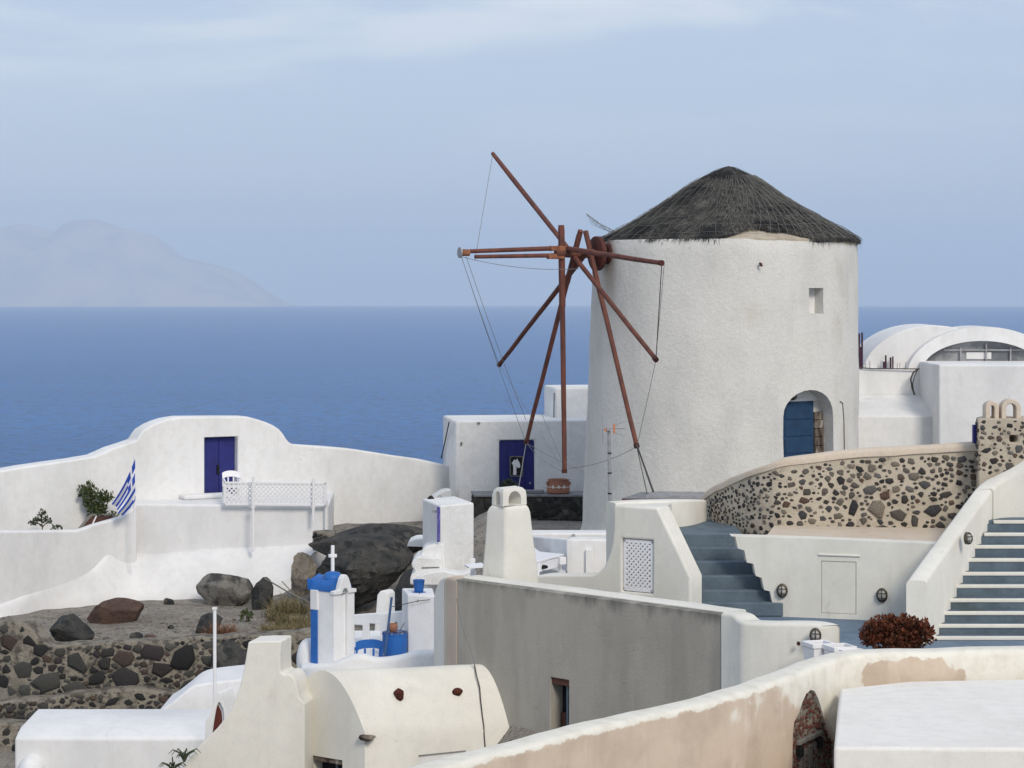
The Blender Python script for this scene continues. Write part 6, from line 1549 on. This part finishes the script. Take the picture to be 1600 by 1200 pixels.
for j in range(16):
    a = 1 - j / 15 * 1.15; pth.append(Vector((R1_.x + (S1_.x - R1_.x) * a, R1_.y + (S1_.y - R1_.y) * a, S1_.z + (R1_.z - S1_.z) * (1 - abs(a) ** 2) + .03)) + Vector((.01, -.0, 0)))
mb.tube([p + Vector((rng.uniform(-.01, .01), 0, rng.uniform(-.015, .015))) for p in pth], .05, 7); build(mb, 'mortar_seam', CONCRETE, vh, ang=60)

# ================================================================== white long roof and niche, bottom left
lr = thing('white_outbuilding', 'low white outbuilding with long flat roof slope, bottom left', 'building', (*XY(200, 37), -9.6))
Xa, Xb = XY(57, 38.5).x, XY(420, 37).x
mb = MB(); mb.prism([Vector((Xa, 38.6, -9.6)), Vector((Xa, 36.8, -9.6)), Vector((Xa, 36.8, Z(1153, 36.8))), Vector((Xa, 37.2, Z(1135, 37.2))), Vector((Xa, 38.5, Z(1108, 38.5))), Vector((Xa, 38.6, Z(1109, 38.6)))], (Xb - Xa, 0, 0)); build(mb, 'long_block', WHITEB, lr, bevel=.05, bseg=3)
pts = [P(x, y, 38.9) for x, y in crom([(246, 1112), (262, 1102), (280, 1088), (296, 1075), (312, 1069), (340, 1065), (380, 1061), (430, 1058)], 3)]; pts += [V3(pts[-1].xy, -9.6), V3(pts[0].xy, -9.6)]
mb = MB(); mb.prism(pts, (0, 1.6, 0)); build(mb, 'rear_block', WHITEB, lr, bevel=.04, bseg=3)
mb = MB(); rock_mesh(mb, P(52, 1205, 36.9), (.22, .4, .28), 121, 4, .05, .03, flat=False); build(mb, 'end_hump', WHITEB, lr, ang=80)
nh = thing('arched_niche', 'small white pointed niche with dark red recess beside the cream chimney', 'niche', P(338, 1160, 34.6))
oc = crom([(320, 1175), (321, 1127), (328, 1118), (333, 1098), (337, 1086), (341, 1081.5), (345, 1086), (349, 1098), (352, 1112), (357, 1122), (366, 1130), (366, 1175)], 2)
mb = MB(); mb.prism([P(x, y, 34.6) for x, y in oc], (.12, .5, 0)); no = build(mb, 'niche_wall', WHITE, nh, bevel=.012)
ic = crom([(327, 1172), (330, 1142), (335, 1112), (339.5, 1101), (343, 1106), (347, 1119), (347, 1172)], 3)
mb = MB(); mb.prism([P(x, y, 34.4) for x, y in ic], (.0, .26, 0)); cut(no, mb)
mb = MB(); mb.prism([P(x, y, 34.655) for x, y in ic], (.0, .02, 0)); build(mb, 'red_recess', mat('oxblood_paint', (.11, .030, .026), (.09, .026, .022), 4, bump=.1), nh)
mb = MB(); mb.tube([P(335.5, 1180, 36.2), P(335.5, 951, 36.2)], .027, 8); mb.box(P(335.5, 950.5, 36.2), (.07, .07, .03)); build(mb, 'white_pole', PLAST, label='thin white pole with small cap rising from the outbuilding roof', cat='pole')
def aloe(label, x, y, Y, seed, n=12):
    b = P(x, y, Y); t = thing('spiky_plant', label, 'plant', b, 'spiky plants by the chimney wall'); r = random.Random(seed)
    for i in range(n):
        a = r.uniform(0, 6.28); L = r.uniform(.12, .22); d = Vector((math.cos(a), math.sin(a), 0)); mb = MB()
        mb.tube([b, b + d * L * .3 + Z3 * L * .6, b + d * L * .8 + Z3 * L * .85, b + d * L * 1.1 + Z3 * L * .55], [.014, .013, .009, .003], 5); build(mb, 'leaf', LEAFD, t)
aloe('curling spiky plant on the edge of the chimney wall slope, upper', 288, 1190, 31.2, 3)
aloe('curling spiky plant lower on the chimney wall slope, at bottom edge', 270, 1208, 31.1, 5)

# ================================================================== foreground wall, niche, white roof
fw_ = [(560, 1224), (660, 1197), (735, 1178), (808, 1159), (900, 1135), (1000, 1111), (1064, 1097), (1127, 1083), (1185, 1065), (1240, 1045), (1290, 1026), (1320, 1018), (1345, 1014), (1400, 1012.5), (1450, 1011), (1520, 1009.5), (1700, 1006)]
FZ = 4.22
fpts = []
for x, y in fw_:
    Y = FZ * F / (y - HY); fpts.append((*XY(x, Y), -FZ, -8.0))
fpts = crom(fpts, 4)
fwt = thing('foreground_wall', 'half-painted beige and white wall curving across the right foreground', 'wall', (*XY(1200, 25), -8.0))
mb = MB(); mb.ribbon([(x - .0, y - .32, z, b) for x, y, z, b in fpts], .34, r=.07, jit=.018); fwo = build(mb, 'wall', HALF, fwt, ang=60)
fpa = Path([(x, y - .32, z, b) for x, y, z, b in fpts])
def on_front(x, y):
    best = min(range(2000), key=lambda k: abs((lambda q: CX + F * q[0] / q[1])(fpa.at(fpa.L[-1] * k / 1999)[0]) - x)); qv, an_ = fpa.at(fpa.L[-1] * best / 1999)
    return Vector((qv[0], qv[1], Z(y, qv[1]))), Vector((math.sin(an_), -math.cos(an_), 0))
npx = [(1236, 1260), (1238, 1150), (1240, 1128), (1247, 1114), (1252, 1098), (1258, 1084), (1266, 1077.5), (1272, 1080), (1278, 1092), (1284, 1112), (1290, 1134), (1297, 1152), (1304, 1162), (1304, 1260)]
nc, nn_ = on_front(1269, 1150)
tdir = Vector((-nn_.y, nn_.x, 0)); tdir = tdir if tdir.x > 0 else -tdir
def on_pl(x, y): q = online(nc, tdir, x); return V3(q, Z(y, q.y))
npl = [on_pl(x, y) for x, y in npx]
mb = MB(); mb.prism([p + nn_ * .3 for p in npl], -nn_ * .36); cut(fwo, mb, 60)
nw = thing('stone_niche', 'pointed recess of rough red and grey stone with weathered shutter', 'niche', on_pl(1270, 1230))
mb = MB(); mb.prism([p - nn_ * .035 for p in npl], -nn_ * .03); build(mb, 'stone_back', MORTAR2, nw)
mb = MB(); rq = random.Random(8); cnt = 0
RED = mat('red_brick_bits', (.13, .04, .032), (.09, .065, .055), 30, .45, .6, bump=.6)
for i in range(420):
    x, y = rq.uniform(1236, 1304), rq.uniform(1082, 1230)
    lo_x = 1240 if y > 1120 else 1250 + (1100 - y) * .3; hi_x = 1272 + max(0, (y - 1080)) * .42
    if not (lo_x < x < min(hi_x, 1303)): continue
    c = on_pl(x, y) - nn_ * .04; s = rq.uniform(.016, .034)
    k = 5; an0 = rq.uniform(0, 6)
    ring = [c + tdir * s * .8 * math.cos(an0 + q * 6.28 / k) + Z3 * s * 1.3 * math.sin(an0 + q * 6.28 / k) for q in range(k)]
    mb.add(ring + [c + nn_ * rq.uniform(.02, .05)], [(q, (q + 1) % k, k) for q in range(k)])
build(mb, 'rough_stones', RED, nw, ang=0, kind='stuff')
s0_, s1_ = on_pl(1247, 1165), on_pl(1284, 1169)
mb = MB(); mb.obox(s0_ - nn_ * .04, V3((s1_ - s0_).xy, 0), nn_ * .06, Z3 * .05); build(mb, 'shutter_head', GREYW, nw, bevel=.008)
for k in range(4):
    wv = V3((s1_ - s0_).xy, 0); mb = MB(); mb.obox(s0_ - nn_ * .045 + wv * (.10 + k * .21) - Z3 * .7, wv * .17, nn_ * .03, Z3 * .64); build(mb, 'shutter_slat', GREYW, nw, bevel=.006)
for k in (0.02, .84):
    mb = MB(); wv = V3((s1_ - s0_).xy, 0); mb.obox(s0_ - nn_ * .03 + wv * k - Z3 * .14, wv * .16, nn_ * .05, Z3 * .11); build(mb, 'hinge', BLACK, nw)
# white flat roof in the bottom right corner
rz_ = Z(1076, 26.0); Yfr = -rz_ * F / (1167 - HY)
mb = MB(); mb.plan([XY(1311, 26.0), XY(1303, Yfr), XY(1800, Yfr - .1), XY(1800, 26.8), XY(1420, 26.5)], -8, rz_); build(mb, 'white_flat_roof', WARMW, bevel=.04, bseg=3, label='white flat-roofed block in the bottom right corner', cat='building')

# planters and red shrub behind the wall
def planter(label, x, y, Y, w, h, rz):
    c = P(x, y, Y); t = thing('white_planter', label, 'planter', c - Z3 * h, 'square white planters'); R_ = Matrix.Rotation(rz, 3, 'Z')
    sq = lambda s, z: [c + R_ @ Vector((a * s, b * s, 0)) + Z3 * z for a, b in ((-1, -1), (1, -1), (1, 1), (-1, 1))]
    mb = MB(); mb.loft([sq(w * .40, -h), sq(w * .47, -.06), sq(w * .52, -.055), sq(w * .52, 0), sq(w * .42, 0), sq(w * .40, -.12)]); build(mb, 'pot', PLAST, t, ang=30, bevel=.006)
    mb = MB(); mb.prism(sq(w * .405, -.11), (0, 0, .01)); build(mb, 'soil', SOIL, t)
planter('leftmost square white planter by the landing parapet', 1279, 1003, 28.0, .30, .42, .35)
planter('middle square white planter behind the foreground wall', 1312, 1008, 27.75, .30, .36, .35)
planter('rightmost square white planter, mostly hidden by foreground wall', 1336, 1016, 27.5, .28, .30, .35)
RY = 27.7; B_ = P(1402, 1032, RY); B_.z = LZ_
rs = thing('red_shrub', 'dark red rounded shrub behind the foreground wall by the wide stairs', 'shrub', B_)
mb = MB()
for i, (x, y, rx, ry, rz2, n) in enumerate(((1402, 993, .31, .3, .15, 1250), (1370, 996, .17, .2, .13, 420), (1432, 992, .19, .2, .14, 560), (1384, 981, .15, .2, .08, 260), (1418, 978, .19, .2, .09, 380), (1400, 1008, .35, .25, .10, 520), (1447, 990, .08, .1, .07, 80), (1355, 996, .08, .1, .08, 90))):
    leaves(mb, P(x, y, RY), (rx, ry, rz2), n, .05, 60 + i, up=.5)
rq = random.Random(17)
for k in range(46):                                       # sprigs breaking the outline
    a = rq.uniform(0, 2 * math.pi); x, y = 1401 + 52 * math.cos(a) * rq.uniform(.85, 1.06), 992 - 19 * abs(math.sin(a)) ** .8 * rq.uniform(.8, 1.35) + (6 if math.sin(a) < 0 else 0)
    leaves(mb, P(x, y, RY + rq.uniform(-.2, .2)), (.045, .05, rq.uniform(.04, .09)), 26, .05, 90 + k, up=.9)
build(mb, 'foliage', REDL, rs, ang=0, normals=False)
for k in range(9):
    a = rng.uniform(-.3, .3); mb = MB(); mb.tube([B_ + Vector((a * .3, 0, 0)), B_ + Vector((a * .7, rng.uniform(-.1, .1), .25)), B_ + Vector((a * 1.3, rng.uniform(-.15, .15), .58 + rng.uniform(-.05, .1)))], [.018, .012, .005], 5); build(mb, 'stem', BARK, rs)
# paved yard beside the windmill, hidden behind the rubble wall
mb = MB(); mb.plan([(7.9, 38.2), (17, 38.2), (17, 58.9), (8.3, 58.9)], -5.9, -5.06); build(mb, 'mill_yard', SLATE, kind='structure')
